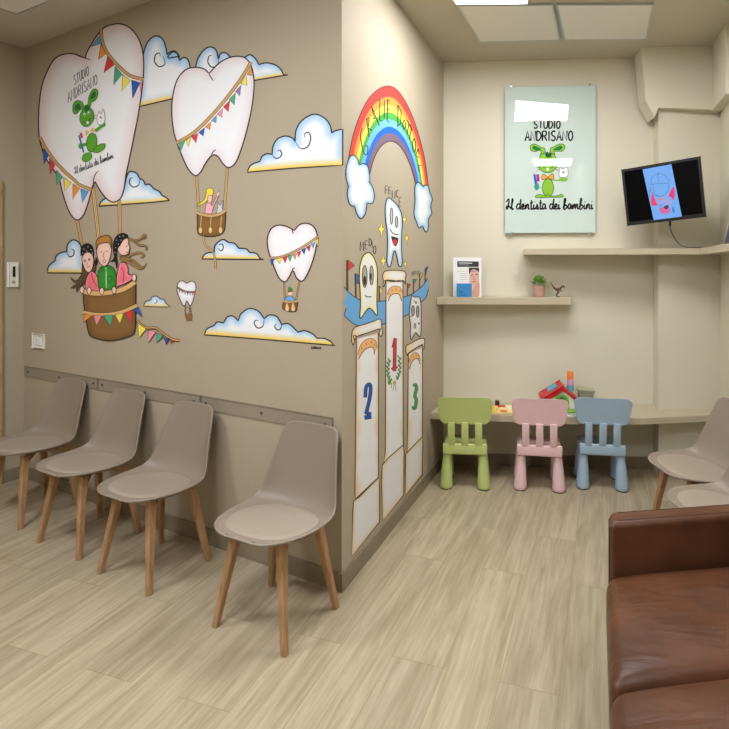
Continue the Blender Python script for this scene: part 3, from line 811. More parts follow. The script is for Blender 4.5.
def rabbit_leaning(a):
    for e_ in ([(140, 250), (128, 215), (95, 208), (75, 235), (76, 275), (92, 286), (118, 262)], [(165, 218), (172, 175), (195, 140), (220, 150), (216, 190), (195, 212)]):
        a.fill(cR(e_), GR); a.line(cR(e_), 0.6, (40, 70, 30), closed=True)
    a.fill(cR([(125, 250), (110, 225), (88, 238), (86, 262), (100, 262)]), DG); a.fill(cR([(178, 200), (185, 168), (205, 158), (206, 182)]), DG)
    a.line(cR([(128, 235), (142, 262)]), 4, GR, smooth=False); a.line(cR([(176, 205), (168, 245)]), 4, GR, smooth=False)
    a.fill(ell(86.8, 117, 7.0, 9.6, rot=12), GR); a.line(ell(86.8, 117, 7.0, 9.6, rot=12), 0.6, (40, 70, 30), closed=True)
    a.fill(cR([(140, 250), (150, 232), (172, 240), (170, 262), (150, 270)]), DG)
    a.fill(ell(84.5, 114.5, 1.0, 1.6), (240, 240, 240)); a.fill(ell(88.6, 112.8, 1.0, 1.6), (240, 240, 240)); a.fill(ell(84.6, 115, .5, .7), INK); a.fill(ell(88.7, 113.4, .5, .7), INK)
    a.line(cR([(135, 335), (155, 330), (180, 310)]), 0.6, INK); a.fill(ell(87.6, 122.6, 1.4, 1.6), (245, 245, 240))
    a.line(cR([(185, 300), (215, 295)]), 0.35, INK); a.line(cR([(185, 308), (212, 312)]), 0.35, INK)
    for l_ in ([(205, 385), (225, 370), (250, 350)], [(160, 460), (140, 465), (122, 470)]): a.line(cR(l_), 3.2, GR)
    a.fill(ell(102.2, 124.5, 3.4, 2.6), GR); a.fill(ell(81, 146, 2.6, 3.0), GR)
    a.fill(ell(91.7, 142.5, 5.2, 9.6, rot=6), GR); a.line(ell(91.7, 142.5, 5.2, 9.6, rot=6), 0.6, (40, 70, 30), closed=True)
    a.fill(cR([(190, 500), (225, 465), (262, 460), (255, 490), (215, 512)]), GR); a.fill(cR([(175, 512), (140, 520), (128, 550), (150, 566), (185, 540)]), GR)
    a.line(cR([(190, 500), (225, 465), (262, 460), (255, 490), (215, 512)]), 0.5, (40, 70, 30), closed=True); a.line(cR([(175, 512), (140, 520), (128, 550), (150, 566), (185, 540)]), 0.5, (40, 70, 30), closed=True)
    a.fill(cR([(172, 388, 1), (146, 380, 1), (152, 415, 1)]), (236, 190, 80)); a.fill(cR([(172, 388, 1), (192, 360, 1), (200, 388, 1)]), (236, 190, 80))
    a.line(cR([(110, 410), (138, 510)]), 1.6, (70, 110, 180)); a.line(cR([(120, 395), (128, 425)]), 2.4, (206, 70, 70))
    t_ = [(228, 268, 1), (240, 285), (250, 255), (262, 300), (255, 340), (225, 348), (215, 310)]
    a.fill(cR(t_), (246, 244, 248)); a.line(cR(t_), 0.5, (110, 90, 110), closed=True); a.line(cR([(232, 300), (245, 312)]), 1.2, (120, 60, 60))
    a.part('painted_rabbit', label='green cartoon rabbit with a toothbrush and a bow tie')
rabbit_leaning(a)
# basket with children
SKIN = (242, 206, 190); PINKS = (238, 118, 130)
def face(a, o, w=0.7): a.fill(o, SKIN, tooth_shade((232, 160, 150), 3, .5), grid=2.5); a.line(o, w, INK, closed=True)
# child on the left
hairL = cK([(165, 300), (160, 350), (135, 395), (130, 420), (150, 440), (200, 420), (250, 360), (262, 300), (230, 270)])
a.fill(hairL, (92, 70, 50)); a.line(hairL, 0.6, INK, closed=True)
for h_ in ([(175, 340), (150, 390), (110, 412), (75, 382)], [(170, 370), (140, 415), (105, 450), (78, 458)], [(185, 380), (150, 430), (130, 455), (122, 490)]):
    a.line(cK(h_), 3.0, INK, taper=True); a.line(cK(h_), 2.2, (100, 78, 54), taper=True)
sh_ = cK([(190, 480, 1), (185, 420), (200, 370), (230, 338), (262, 360), (285, 420), (298, 475, 1), (240, 500)])
a.fill(sh_, PINKS, tooth_shade((250, 170, 175), 3, .6), grid=2.5); a.line(sh_, 0.7, INK, closed=True); a.line(cK([(228, 350), (240, 400), (270, 450)]), 0.5, INK)
hA = a.part('painted_person', label='painted child with dark spotted headscarf and pink top, left in the basket')
face(a, cK([(160, 240), (172, 300), (190, 335), (212, 346), (234, 320), (246, 260), (235, 205), (190, 200)])); a.part('face', hA)
bd = cK([(150, 225, 1), (150, 180), (165, 145), (200, 132), (235, 150), (248, 195), (247, 240, 1), (255, 262), (262, 232), (275, 262), (268, 295), (248, 280, 1), (235, 215, 1), (195, 200)])
a.fill(bd, (24, 22, 24)); [a.fill(ell(*cK([p])[0], .45, .45, 6), (230, 230, 230)) for p in ((175, 175), (205, 160), (195, 190), (225, 180), (235, 205), (168, 205), (215, 205))]; a.part('headscarf', hA)
for p in ((184, 262), (213, 252)): a.line(ell(*cK([p])[0], 1.0, 1.2, 8), 0.4, INK, closed=True); a.fill(ell(*cK([p])[0], .5, .6, 6), INK)
a.line(cK([(195, 305), (205, 308), (218, 298)]), 0.7, (150, 60, 60)); a.line(cK([(200, 270), (196, 290), (204, 292)]), 0.4, INK); a.line(cK([(170, 215), (180, 200)]), 0.6, (60, 40, 30)); a.part('facial_features', hA)
# middle child
sh_ = cK([(285, 470, 1), (275, 400), (278, 340), (300, 305), (345, 295), (385, 310), (408, 360), (408, 440), (395, 475, 1), (340, 480)])
a.fill(sh_, (52, 150, 50), tooth_shade((30, 100, 36), 4, .5), grid=2.5); a.line(sh_, 0.7, INK, closed=True); a.line(cK([(335, 310), (338, 460)]), 0.9, (200, 220, 200)); a.line(cK([(305, 310), (330, 340), (345, 300)]), 0.5, INK); a.line(cK([(350, 380), (362, 372), (380, 385), (365, 420), (350, 400), (350, 380)]), 0.5, INK)
hB = a.part('painted_person', label='painted child with ginger hair and green shirt, middle of the basket')
face(a, cK([(268, 180), (275, 240), (292, 280), (320, 302), (350, 280), (368, 230), (374, 170), (350, 125), (300, 120)])); a.part('face', hB)
hr = cK([(266, 185, 1), (262, 125), (285, 90), (320, 78), (350, 75), (372, 95), (378, 140), (374, 180, 1), (362, 135), (330, 130), (290, 140), (275, 155)])
a.fill(hr, (188, 132, 62), tooth_shade((140, 92, 40), 3, .6), grid=2.5); a.line(hr, 0.7, INK, closed=True); a.part('hair', hB)
for p in ((300, 195), (342, 190)): a.line(cK([(p[0] - 10, p[1] + 4), p, (p[0] + 10, p[1] + 4)]), 0.5, INK)
a.line(cK([(322, 200), (312, 232), (328, 236)]), 0.5, INK); a.line(ell(*cK([(322, 262)])[0], 1.4, 1.9, 8), 0.6, (150, 60, 60), closed=True); a.part('facial_features', hB)
# right child
for h_ in ([(465, 85), (510, 98), (548, 112), (590, 100), (612, 72), (626, 84), (610, 104)], [(490, 95), (540, 122), (575, 145), (612, 150), (632, 165), (622, 184)], [(425, 225), (480, 236), (530, 212), (575, 202), (604, 212), (604, 234), (584, 234)],
           [(430, 240), (490, 252), (530, 290), (575, 316), (610, 306), (628, 278)], [(440, 232), (510, 248), (560, 282), (600, 310)], [(430, 250), (480, 262), (520, 292)]):
    a.line(cK(h_), 2.3, INK, taper=True); a.line(cK(h_), 1.6, (160, 122, 74), taper=True)
sh_ = cK([(412, 450, 1), (412, 380), (425, 310), (440, 275), (478, 278), (495, 320), (498, 360), (535, 365), (520, 400), (470, 430, 1)])
a.fill(sh_, PINKS, tooth_shade((250, 170, 175), 3, .6), grid=2.5); a.line(sh_, 0.7, INK, closed=True); a.line(cK([(445, 310), (465, 350), (460, 420)]), 0.5, INK)
hC = a.part('painted_person', label='painted child in profile with blowing brown hair and pink top, right in the basket')
face(a, cK([(420, 170), (435, 210), (465, 222), (500, 208), (505, 180), (510, 165), (500, 140), (498, 105), (470, 90), (435, 120)])); a.part('face', hC)
bd = cK([(385, 180), (390, 120), (410, 80), (450, 58), (490, 68), (500, 92, 1), (465, 110), (440, 150), (420, 178), (415, 230), (420, 280), (410, 318), (400, 270), (370, 268), (392, 235)])
a.fill(bd, (24, 22, 24)); [a.fill(ell(*cK([p])[0], .45, .45, 6), (230, 230, 230)) for p in ((410, 110), (435, 85), (460, 80), (425, 140), (405, 165), (445, 110), (400, 200))]; a.part('headscarf', hC)
a.line(cK([(478, 160), (490, 152)]), 0.6, INK); a.line(cK([(482, 202), (500, 198)]), 0.7, (150, 60, 60)); a.part('facial_features', hC)
BROWN = (136, 102, 58)
bk = c3([(303, 440, 1), (304, 480), (312, 530), (322, 590), (340, 610), (400, 622), (460, 610), (490, 590), (494, 520), (494, 410, 1), (450, 432), (390, 446), (340, 448)])
a.fill(bk, BROWN, tooth_shade((104, 74, 38), 8, .6), grid=3.2); a.line(bk, 1.0, INK, closed=True)
bsk = a.part('basket')
rim = c3([(296, 437), (320, 447), (360, 450), (410, 445), (455, 432), (492, 408)])
a.line(rim, 5.6, INK); a.line(rim, 4.4, (226, 180, 120)); a.part('basket_rim', bsk)
mb_ = c3([(300, 518), (345, 526), (400, 526), (450, 515), (500, 493)])
a.line(mb_, 4.2, INK); a.line(mb_, 3.2, (222, 178, 118)); a.part('basket_band', bsk)
for tri, c_ in (([(308, 524), (303, 556), (337, 530)], 'o'), ([(340, 530), (352, 566), (371, 530)], 'p'), ([(377, 530), (402, 569), (412, 528)], 'g'), ([(419, 527), (437, 560), (450, 522)], 'y'), ([(455, 520), (478, 560), (484, 510)], 'r'), ([(487, 510), (520, 538), (502, 498)], 'b')):
    pennant(a, c3(tri), PC[c_]); a.part('pennant', bsk)
for p in ((160, 472), (212, 478), (305, 482), (394, 475), (540, 385)):
    o_ = ell(*cK([p])[0], 2.1, 3.6, 10); a.fill(o_, SKIN); a.line(o_, 0.7, INK, closed=True)
a.part('hands', bsk, label='painted hands gripping the rim')
garland(a, c3, [(498, 548), (530, 574), (568, 576), (600, 600), (628, 617), (654, 621)], 1.4,
        [([(503, 558), (505, 613), (532, 580)], 'y'), ([(540, 583), (540, 629), (568, 590)], 'p'), ([(572, 594), (570, 629), (596, 606)], 'g'), ([(598, 612), (606, 636), (615, 616)], 'b'), ([(618, 618), (623, 633), (632, 621)], 'r')], 'trailing_garland')

# middle balloon
a = Art(WA, 'painted_balloon', 'middle-sized painted tooth balloon carrying a waving blonde child in a basket', 'painted balloon', 0.004, (212, 110), 'tooth hot-air balloons painted on the mural wall')
rope(a, c2([(140, 672)])[0], c4([(149, 112)])[0], 2.0); rope(a, c2([(259, 640)])[0], c4([(247, 112)])[0], 2.0)
b2 = c2([(188, 282, 1), (170, 265), (135, 258), (98, 268), (66, 306), (49, 368), (45, 430), (52, 500), (66, 550), (85, 600), (108, 648), (135, 674), (156, 660), (176, 624), (200, 596), (222, 600), (240, 626), (262, 643), (290, 624), (315, 562), (338, 480), (354, 400), (361, 320), (352, 258), (330, 225), (300, 216), (260, 223), (222, 246)])
a.fill(b2, WHITE, tooth_shade((230, 206, 212), 11, 0.6), grid=3.4); a.line(b2, 1.3, INK, closed=True)
a.line(c2([(186, 280), (196, 298), (205, 310)]), 1.0, INK, taper=True); a.line(c2([(196, 598), (204, 582), (216, 574)]), 1.0, INK, taper=True); a.part('balloon_envelope')
garland(a, c2, [(64, 548), (105, 526), (150, 492), (205, 436), (262, 368), (312, 300), (350, 238)], 2.6,
        [([(73, 546), (77, 586), (96, 540)], 'g'), ([(99, 538), (108, 565), (119, 526)], 'y'), ([(121, 524), (138, 549), (146, 510)], 'r'), ([(149, 508), (166, 523), (172, 488)], 'b'), ([(174, 486), (191, 499), (196, 465)], 'o'), ([(197, 463), (215, 471), (218, 440)], 'l'), ([(219, 438), (237, 451), (241, 414)], 'p'), ([(243, 410), (262, 429), (268, 384)], 'r'), ([(265, 382), (285, 403), (290, 354)], 'g'), ([(290, 350), (306, 369), (311, 325)], 'v'), ([(309, 320), (334, 328), (331, 288)], 'y'), ([(334, 286), (354, 291), (350, 255)], 'o')])
hr = cG([(300, 98), (262, 115), (255, 180), (230, 240), (180, 280), (135, 315), (200, 300), (262, 260), (285, 190), (330, 190), (345, 140), (330, 105)])
pb = cG([(245, 410, 1), (250, 330), (270, 280), (310, 280), (330, 310), (390, 190), (405, 200), (345, 330), (325, 410, 1)])
a.fill(pb, (244, 176, 190)); a.line(pb, 0.45, INK, closed=True); hD = a.part('painted_person', label='painted blonde child in pink raising one arm')
face(a, cG([(268, 230), (280, 275), (300, 282), (325, 255), (330, 190), (300, 170), (272, 195)]), 0.4); a.part('face', hD)
a.fill(hr, (238, 220, 70)); a.line(hr, 0.45, INK, closed=True); a.part('hair', hD)
a.fill(ell(*cG([(398, 165)])[0], 1.3, 2.2, 8), SKIN); a.line(cG([(385, 170), (400, 140), (415, 125)]), 0.5, INK); a.part('hand', hD)
a.line(cG([(285, 250), (298, 255)]), 0.4, (170, 60, 70)); a.fill(ell(*cG([(295, 225)])[0], .25, .35, 6), INK); a.part('facial_features', hD)
pt = cG([(390, 410), (400, 330), (395, 260), (425, 310), (465, 245), (450, 330), (460, 400)]); a.fill(pt, (206, 206, 222)); a.line(pt, 0.45, (80, 80, 100), closed=True); a.part('painted_toy', label='small grey painted pet beside the child')
bk = cG([(145, 385, 1), (148, 500), (155, 640), (220, 680), (320, 688), (420, 670), (480, 610), (492, 480), (498, 370, 1), (420, 420), (310, 440), (200, 420)])
a.fill(bk, (138, 100, 52), tooth_shade((100, 70, 34), 5, .6), grid=2.6); a.line(bk, 0.8, INK, closed=True); bsk = a.part('basket')
rm = cG([(142, 392), (200, 418), (310, 435), (420, 415), (500, 362)]); a.line(rm, 3.2, INK); a.line(rm, 2.5, (206, 168, 108)); a.part('basket_rim', bsk)
for x in (188, 308, 432):
    a.line(cG([(x + 10, 440), (x, 590)]), 0.6, (222, 186, 128)); a.fill(ell(*cG([(x, 610)])[0], 2.0, 3.3, 10), (222, 190, 132)); a.line(ell(*cG([(x, 610)])[0], 2.0, 3.3, 10), 0.4, INK, closed=True); a.part('sandbag', bsk)
tl = c4([(167, 215), (172, 248), (188, 262), (206, 282), (212, 315), (212, 340)]); a.line(tl, 2.0, INK); a.line(tl, 1.3, (206, 168, 108)); a.part('trailing_rope')

# small balloon, right
a = Art(WA, 'painted_balloon', 'painted tooth balloon near the right corner with a child in blue', 'painted balloon', 0.004, (293, 250), 'tooth hot-air balloons painted on the mural wall')
rope(a, c4([(476, 388)])[0], c4([(479, 462)])[0], 1.0); rope(a, c4([(536, 384)])[0], c4([(522, 462)])[0], 1.0)
b3 = c4([(515, 194, 1), (490, 180), (455, 173), (426, 188), (412, 225), (416, 272), (430, 312), (444, 350), (460, 380), (480, 391), (496, 372), (510, 348), (524, 376), (546, 388), (566, 360), (586, 310), (600, 252), (602, 205), (586, 176), (560, 166), (535, 172)])
a.fill(b3, WHITE, tooth_shade((226, 204, 208), 7, 0.6), grid=2.6); a.line(b3, 1.3, INK, closed=True); a.line(c4([(505, 188), (512, 206)]), 1.0, INK); a.line(c4([(508, 350), (510, 340), (518, 338)]), 1.0, INK); a.part('balloon_envelope')
garland(a, c4, [(421, 300), (470, 294), (540, 262), (608, 216)], 1.5,
        [([(424, 303), (428, 328), (440, 303)], 'b'), ([(445, 302), (460, 322), (468, 298)], 'y'), ([(470, 297), (480, 320), (489, 292)], 'r'), ([(490, 292), (498, 315), (508, 286)], 'g'), ([(509, 286), (518, 305), (526, 278)], 'o'), ([(527, 277), (532, 298), (542, 270)], 'r'), ([(543, 268), (553, 286), (561, 258)], 'b'), ([(562, 257), (572, 275), (579, 246)], 'r'), ([(580, 245), (588, 263), (595, 236)], 'l'), ([(597, 234), (605, 259), (608, 222)], 'y')])
bd = cH([(185, 290), (190, 250), (225, 235), (260, 250), (262, 290)]); a.fill(bd, (112, 166, 220)); a.line(bd, .5, INK, closed=True); hE = a.part('painted_person', label='tiny painted child with red hair and blue shirt')
a.fill(ell(*cH([(228, 210)])[0], 1.9, 2.4, 8), SKIN); a.part('face', hE)
a.fill(cH([(210, 205), (212, 185), (240, 175), (256, 190), (240, 200)]), (150, 74, 40)); a.part('hair', hE)
a.fill(cH([(210, 185), (218, 150), (250, 175), (235, 190)]), (66, 130, 70)); a.part('hat', hE)
bk = cH([(165, 285, 1), (163, 350), (215, 378), (280, 378), (292, 340), (302, 285, 1)]); a.fill(bk, (128, 88, 44)); a.line(bk, .8, INK, closed=True); bsk = a.part('basket')
for x in (200, 255): a.fill(cH([(x, 300), (x - 15, 360), (x + 5, 375), (x + 18, 355)]), (226, 196, 146))
a.line(cH([(165, 285), (230, 292), (302, 285)]), 1.3, (214, 176, 118)); a.part('basket_trim', bsk)

# tiny balloon
a = Art(WA, 'painted_balloon', 'tiniest painted tooth balloon, beside the trailing pennants', 'painted balloon', 0.004, (186, 292), 'tooth hot-air balloons painted on the mural wall')
rope(a, c4([(97, 480)])[0], c4([(98, 520)])[0], 0.6); rope(a, c4([(115, 478)])[0], c4([(119, 518)])[0], 0.6)
b4 = c4([(102, 396, 1), (86, 387), (70, 394), (65, 420), (74, 452), (87, 478), (95, 482), (103, 464), (112, 480), (122, 475), (132, 442), (138, 408), (126, 388)])
a.fill(b4, WHITE, tooth_shade((214, 200, 206), 4, 0.7), grid=2.0); a.line(b4, 0.8, INK, closed=True); a.part('balloon_envelope')
band(a, c4([(66, 412), (98, 428), (135, 430)]), 0.9, (160, 120, 76)); g = a.part('garland')
for x, y, c_ in ((72, 420, 'b'), (82, 424, 'r'), (92, 428, 'g'), (102, 431, 'b'), (112, 432, 'v'), (122, 432, 'r')):
    a.fill(sharp(c4([(x, y), (x + 4, y + 14), (x + 8, y)])), PC[c_], smooth=False); a.part('pennant', g)
a.fill(ell(*c4([(106, 500)])[0], 2.0, 3.4, 8), (176, 160, 150)); a.line(ell(*c4([(106, 500)])[0], 2.0, 3.4, 8), .4, INK, closed=True); a.part('painted_person', label='tiny painted passenger')
bk = c4([(96, 518, 1), (124, 514, 1), (123, 540, 1), (103, 541, 1)]); a.fill(bk, (140, 98, 60), smooth=False); a.line(bk, .5, INK, closed=True, smooth=False); a.part('basket')

# ------------------------------------------------------------------ mural on the inner wall
a = Art(WB, 'painted_rainbow', 'painted rainbow arch with black lettering on the narrow corner wall', 'painted rainbow', 0.003, (385, 110))
outer = crom(c5([(100, 640), (117, 515), (140, 400), (178, 285), (230, 182), (290, 120), (350, 96), (402, 115), (452, 182), (500, 280), (540, 400), (575, 540), (597, 700)]), False, 6)
inner = crom(c5([(215, 760), (238, 648), (262, 556), (292, 488), (330, 446), (370, 432), (410, 448), (450, 496), (484, 568), (505, 630), (520, 690)]), False, 6)
def resample(p, n):
    d = [0]
    for q, r in zip(p, p[1:]): d.append(d[-1] + math.hypot(r[0] - q[0], r[1] - q[1]))
    out = []
    for k in range(n):
        t = d[-1] * k / (n - 1); j = 0
        while j < len(d) - 2 and d[j + 1] < t: j += 1
        u = (t - d[j]) / max(1e-9, d[j + 1] - d[j]); out.append((p[j][0] + (p[j + 1][0] - p[j][0]) * u, p[j][1] + (p[j + 1][1] - p[j][1]) * u))
    return out
O, I_ = resample(outer, 48), resample(inner, 48)
fr = [0, .19, .325, .46, .58, .72, .84, 1.0]
cols = [(224, 68, 62), (232, 154, 66), (240, 224, 96), (76, 174, 72), (118, 186, 230), (30, 106, 212), (124, 102, 122)]
def arc(t): return [(o[0] + (i[0] - o[0]) * t, o[1] + (i[1] - o[1]) * t) for o, i in zip(O, I_)]
for k in range(7):
    A_, B_ = arc(fr[k]), arc(fr[k + 1]); b0 = len(a.v); z = a._z()
    for p, q in zip(A_, B_):
        a.v += [(p[0], p[1], z), (q[0], q[1], z)]; a.c += [srgb(*cols[k])] * 2
    for j in range(47): a.f.append([b0 + 2 * j, b0 + 2 * j + 1, b0 + 2 * j + 3, b0 + 2 * j + 2])
    a.part('rainbow_band')
a.line(O, 0.8, INK, smooth=False); a.line(I_, 0.8, INK, smooth=False); a.part('rainbow_outline')
# lettering by hand along the arch
for st in ([(140, 345), (125, 400), (135, 480), (155, 555), (180, 560), (185, 500), (165, 490)], [(175, 270), (195, 420)], [(170, 285), (190, 262), (196, 290), (185, 350)], [(185, 350), (222, 368)],
           [(240, 275), (214, 172), (278, 330)], [(228, 272), (250, 272)], [(255, 135), (283, 110), (280, 285), (304, 288)], [(318, 120), (318, 270)],
           [(345, 118), (342, 290), (362, 300)], [(340, 118), (362, 126)], [(342, 196), (356, 204)],
           [(428, 160), (428, 335)], [(428, 160), (455, 210), (452, 310), (425, 338)], [(475, 285), (468, 330), (480, 360), (492, 330), (484, 290), (475, 285)],
           [(500, 280), (535, 345)], [(518, 312), (502, 400)], [(530, 318), (548, 372)], [(538, 345), (522, 440)],
           [(560, 430), (545, 480), (552, 535), (568, 540), (572, 480), (560, 430)], [(592, 515), (574, 570), (600, 590)], [(592, 515), (604, 560)], [(620, 650), (592, 650), (600, 700)]):
    if st[0] == (428, 160) and len(st) == 2: a.part('lettered_word', label='black hand-painted word up the left of the arch')
    a.line(cB(st), 0.95, (24, 32, 30), smooth=len(st) > 4)
a.part('lettered_word', label='black hand-painted word down the right of the arch')

def puff(label, P, base):
    a = Art(WB, 'painted_cloud', label, 'painted cloud', base, P[0][:2], 'puffy clouds at the feet of the rainbow')
    a.fill(P, (240, 243, 247), tooth_shade((130, 186, 230), 5, .9), grid=2.4); a.line(P, 1.0, INK, closed=True); a.part('cloud_body')
puff('puffy painted cloud at the left foot of the rainbow', c5([(95, 640), (100, 585), (120, 530), (145, 516), (168, 540), (177, 575, 1), (205, 569), (230, 585), (241, 640), (242, 680, 1)]) + c6([(192, 60), (208, 85), (216, 130), (206, 162), (180, 160, 1), (172, 212), (150, 236), (130, 212), (120, 178, 1), (96, 166), (84, 120), (90, 80, 1), (78, 40), (78, 15)]), 0.0065)
puff('puffy painted cloud at the right foot of the rainbow', c6([(412, 88), (424, 60), (440, 66), (452, 80, 1), (462, 74), (478, 78), (485, 108, 1), (497, 140), (490, 175), (495, 212), (480, 238), (478, 282), (465, 302), (450, 272, 1), (432, 282), (420, 252), (408, 215), (413, 150)]), 0.0065)

# ribbon with flags
a = Art(WB, 'painted_ribbon', 'painted blue ribbon band sweeping behind the three columns', 'painted ribbon', 0.0015, (380, 310))
rb = cM([(30, 195, 1), (70, 240), (140, 288), (220, 302), (330, 298), (430, 280), (520, 250), (600, 190), (640, 130, 1), (645, 210), (628, 270), (580, 320), (520, 380), (440, 425), (340, 462), (220, 480), (130, 478), (80, 450), (30, 405, 1), (45, 350), (25, 310), (48, 260)])
a.fill(rb, (110, 172, 226)); a.line(rb[:9], 0.8, INK); a.line(rb[9:20], 0.8, INK); a.part('ribbon_band')
def pflag(label, pole, tri, col, w=1.0):
    f = Art(WB, 'painted_flag', label, 'painted flag', 0.0026, pole[0], 'small flags painted along the blue ribbon')
    f.line(pole, w + .6, INK, smooth=False); f.line(pole, w, (112, 72, 46), smooth=False); f.part('flag_pole')
    f.fill(sharp(tri), col, smooth=False); f.line(list(tri) + [tri[0]], .6, INK, smooth=False); f.part('flag_cloth')
pflag('painted red triangular flag left of the pale yellow tooth', cM([(52, 0), (54, 222)]), cM([(58, 0), (106, 40), (60, 78)]), (206, 60, 58), 1.5)
pflag('painted blue swallowtail flag left of the pale yellow tooth', cM([(112, 98), (116, 275)]), cM([(114, 100), (138, 112), (130, 140), (138, 172), (116, 176)]), (48, 112, 190), 1.2)
pflag('painted yellow flag between the pale yellow tooth and the tall column', cM([(287, 188), (287, 298)]), cM([(289, 190), (312, 222), (290, 250)]), (240, 222, 110), .9)
pflag('painted red flag just right of the tall column', cM([(492, 170), (490, 265)]), cM([(494, 172), (516, 178), (494, 215)]), (206, 60, 58), .7)
pflag('painted green flag above the sad spotted tooth', cM([(535, 138), (535, 248)]), cM([(537, 140), (560, 140), (538, 180)]), (70, 150, 90), .7)
pflag('painted yellow flag, second from the right end of the ribbon', cM([(582, 105), (578, 212)]), cM([(584, 106), (606, 92), (584, 150)]), (240, 206, 96), .7)
pflag('painted dark blue flag at the right end of the ribbon', cM([(622, 62), (620, 165)]), cM([(622, 62), (642, 44), (624, 112)]), (52, 76, 150), .7)

# columns
ST = (240, 241, 243); OR = (242, 198, 134)
def col_shade(p, poly, col):
    xs0 = [q[0] for q in poly]; x0, x1 = min(xs0), max(xs0); u = (p[0] - x0) / (x1 - x0)
    n = math.sin(p[1] * 0.21) * 0.06 + math.sin(p[1] * 0.09 + 1) * 0.05
    t = max(0, 1 - u / max(.04, 0.20 + n)) * .9 + max(0, 1 - (1 - u) / max(.04, 0.10 + n)) * .7
    return lerp(col, OR, min(1, t * 1.1))
def column(label, shaft, base, cap, lip, scroll, number, ncol, banner, anchor, wreath=False, scr=None):
    a = Art(WB, 'painted_column', label, 'painted column', 0.0036, anchor, 'numbered winner columns painted on the corner wall')
    a.fill(sharp(shaft), ST, col_shade, smooth=False, grid=2.8); a.line(shaft, .9, INK, closed=True, smooth=False); a.part('column_shaft')
    a.fill(sharp(base), (236, 237, 239), lambda p, po, c: lerp(c, OR, max(0, 1 - pdist(p, po)[0] / 4) ** 2 * .8), smooth=False, grid=2.8); a.line(base, .9, INK, closed=True, smooth=False); a.part('column_base')
    a.fill(cap, ST, lambda p, po, c: lerp(c, OR, max(0, 1 - pdist(p, po)[0] / 4) * .5 + max(0, 1 - (p[0] - min(q[0] for q in po)) / 9) * .5), grid=2.4); a.line(cap, .9, INK, closed=True); a.line(lip, .9, INK); a.part('column_capital')
    o1, i1 = banner
    a.fill(sharp(o1 + i1[::-1]), (240, 186, 122), smooth=False); a.line(o1, .6, (150, 84, 40)); a.line(i1, .7, INK)
    for k in range(4):
        u = (k + 1) / 5 * (len(o1) - 1); j = int(u); p = o1[j]; q = i1[min(j, len(i1) - 1)]
        a.line([(p[0] * .7 + q[0] * .3, p[1] * .7 + q[1] * .3), (p[0] * .35 + q[0] * .65, p[1] * .35 + q[1] * .65)], .5, (140, 80, 40), smooth=False)
    a.part('banner')
    if wreath:
        for pts in ([(360, 215), (350, 270), (352, 330), (372, 375)], [(432, 195), (436, 260), (430, 320), (410, 365)]):
            P = crom(cN(pts), False, 4); a.line(P, .5, (50, 96, 60), smooth=False)
            for k, p in enumerate(P[:-1]):
                a.fill(ell(p[0] + (.9 if k % 2 else -.9), p[1], .8, 1.8, 8, 20 if k % 2 else -20), (74, 136, 92) if k % 3 else (104, 160, 110))
        a.fill(ell(*cN([(360, 382)])[0], 1.8, 2.4, 8), (70, 160, 80)); a.fill(ell(*cN([(398, 382)])[0], 1.6, 2.0, 8), (206, 184, 90))
        a.line(cN([(378, 385), (372, 425)]), .5, (90, 80, 50)); a.line(cN([(395, 390), (385, 445)]), .5, (150, 130, 80)); a.line(cN([(400, 390), (410, 448)]), .5, (150, 130, 80)); a.part('laurel_wreath')
    for st, w in number:
        a.line(st, w + 1.0, INK, smooth=len(st) > 2)
    for st, w in number:
        a.line(st, w, ncol, smooth=len(st) > 2)
    a.part('number', label='painted number')
column('painted column numbered 1 in red with a green laurel, tallest, in the middle', c7([(159, -47), (203, -47), (204, 383), (152, 430), (157, 395)]), c7([(149, 430), (166, 410), (203, 378), (206, 392), (205, 508), (150, 575), (147, 470)]),
       cM([(312, 195, 1), (316, 150), (310, 120), (318, 92), (340, 78), (400, 75), (460, 80), (480, 100), (476, 140), (478, 180, 1), (462, 150), (430, 155), (370, 148), (335, 150), (322, 190)]), cM([(322, 152), (345, 148), (390, 156), (430, 150), (464, 156)]), None,
       [(cN([(388, 130), (404, 60)]), 2.2), (cN([(402, 60), (397, 300)]), 2.5), (cN([(380, 292), (414, 262)]), 2.8)], (212, 60, 62), (cM([(346, 255), (352, 222), (375, 197), (410, 190), (440, 202), (456, 235)]), cM([(352, 300), (364, 268), (384, 250), (410, 246), (434, 255), (450, 300)])), (394, 300), wreath=True)
column('painted column numbered 2 in blue, under the pale yellow tooth', c7([(82, 100), (139, 86), (139, 462), (80, 518), (78, 505)]), c7([(74, 524), (90, 512), (140, 462), (142, 480), (142, 578), (70, 668), (72, 560)]),
       cM([(95, 622, 1), (84, 590), (86, 540), (95, 508), (120, 486), (180, 468), (250, 444), (285, 430), (302, 445), (304, 490), (310, 530), (298, 562, 1), (286, 540), (285, 505), (200, 532), (120, 560), (104, 600)]), cM([(104, 585), (98, 552), (115, 552), (120, 558), (200, 532), (285, 503), (298, 508)]), None,
       [(cN([(184, 492), (190, 420), (212, 395), (224, 420), (216, 500), (190, 610)]), 2.7), (cN([(178, 640), (230, 630)]), 3.4), (cN([(183, 600), (228, 615)]), 2.6)], (30, 92, 178), (cM([(130, 690), (150, 620), (190, 580), (230, 572), (260, 590), (272, 640)]), cM([(135, 725), (168, 668), (195, 645), (225, 635), (246, 650), (250, 690)])), (366, 400))
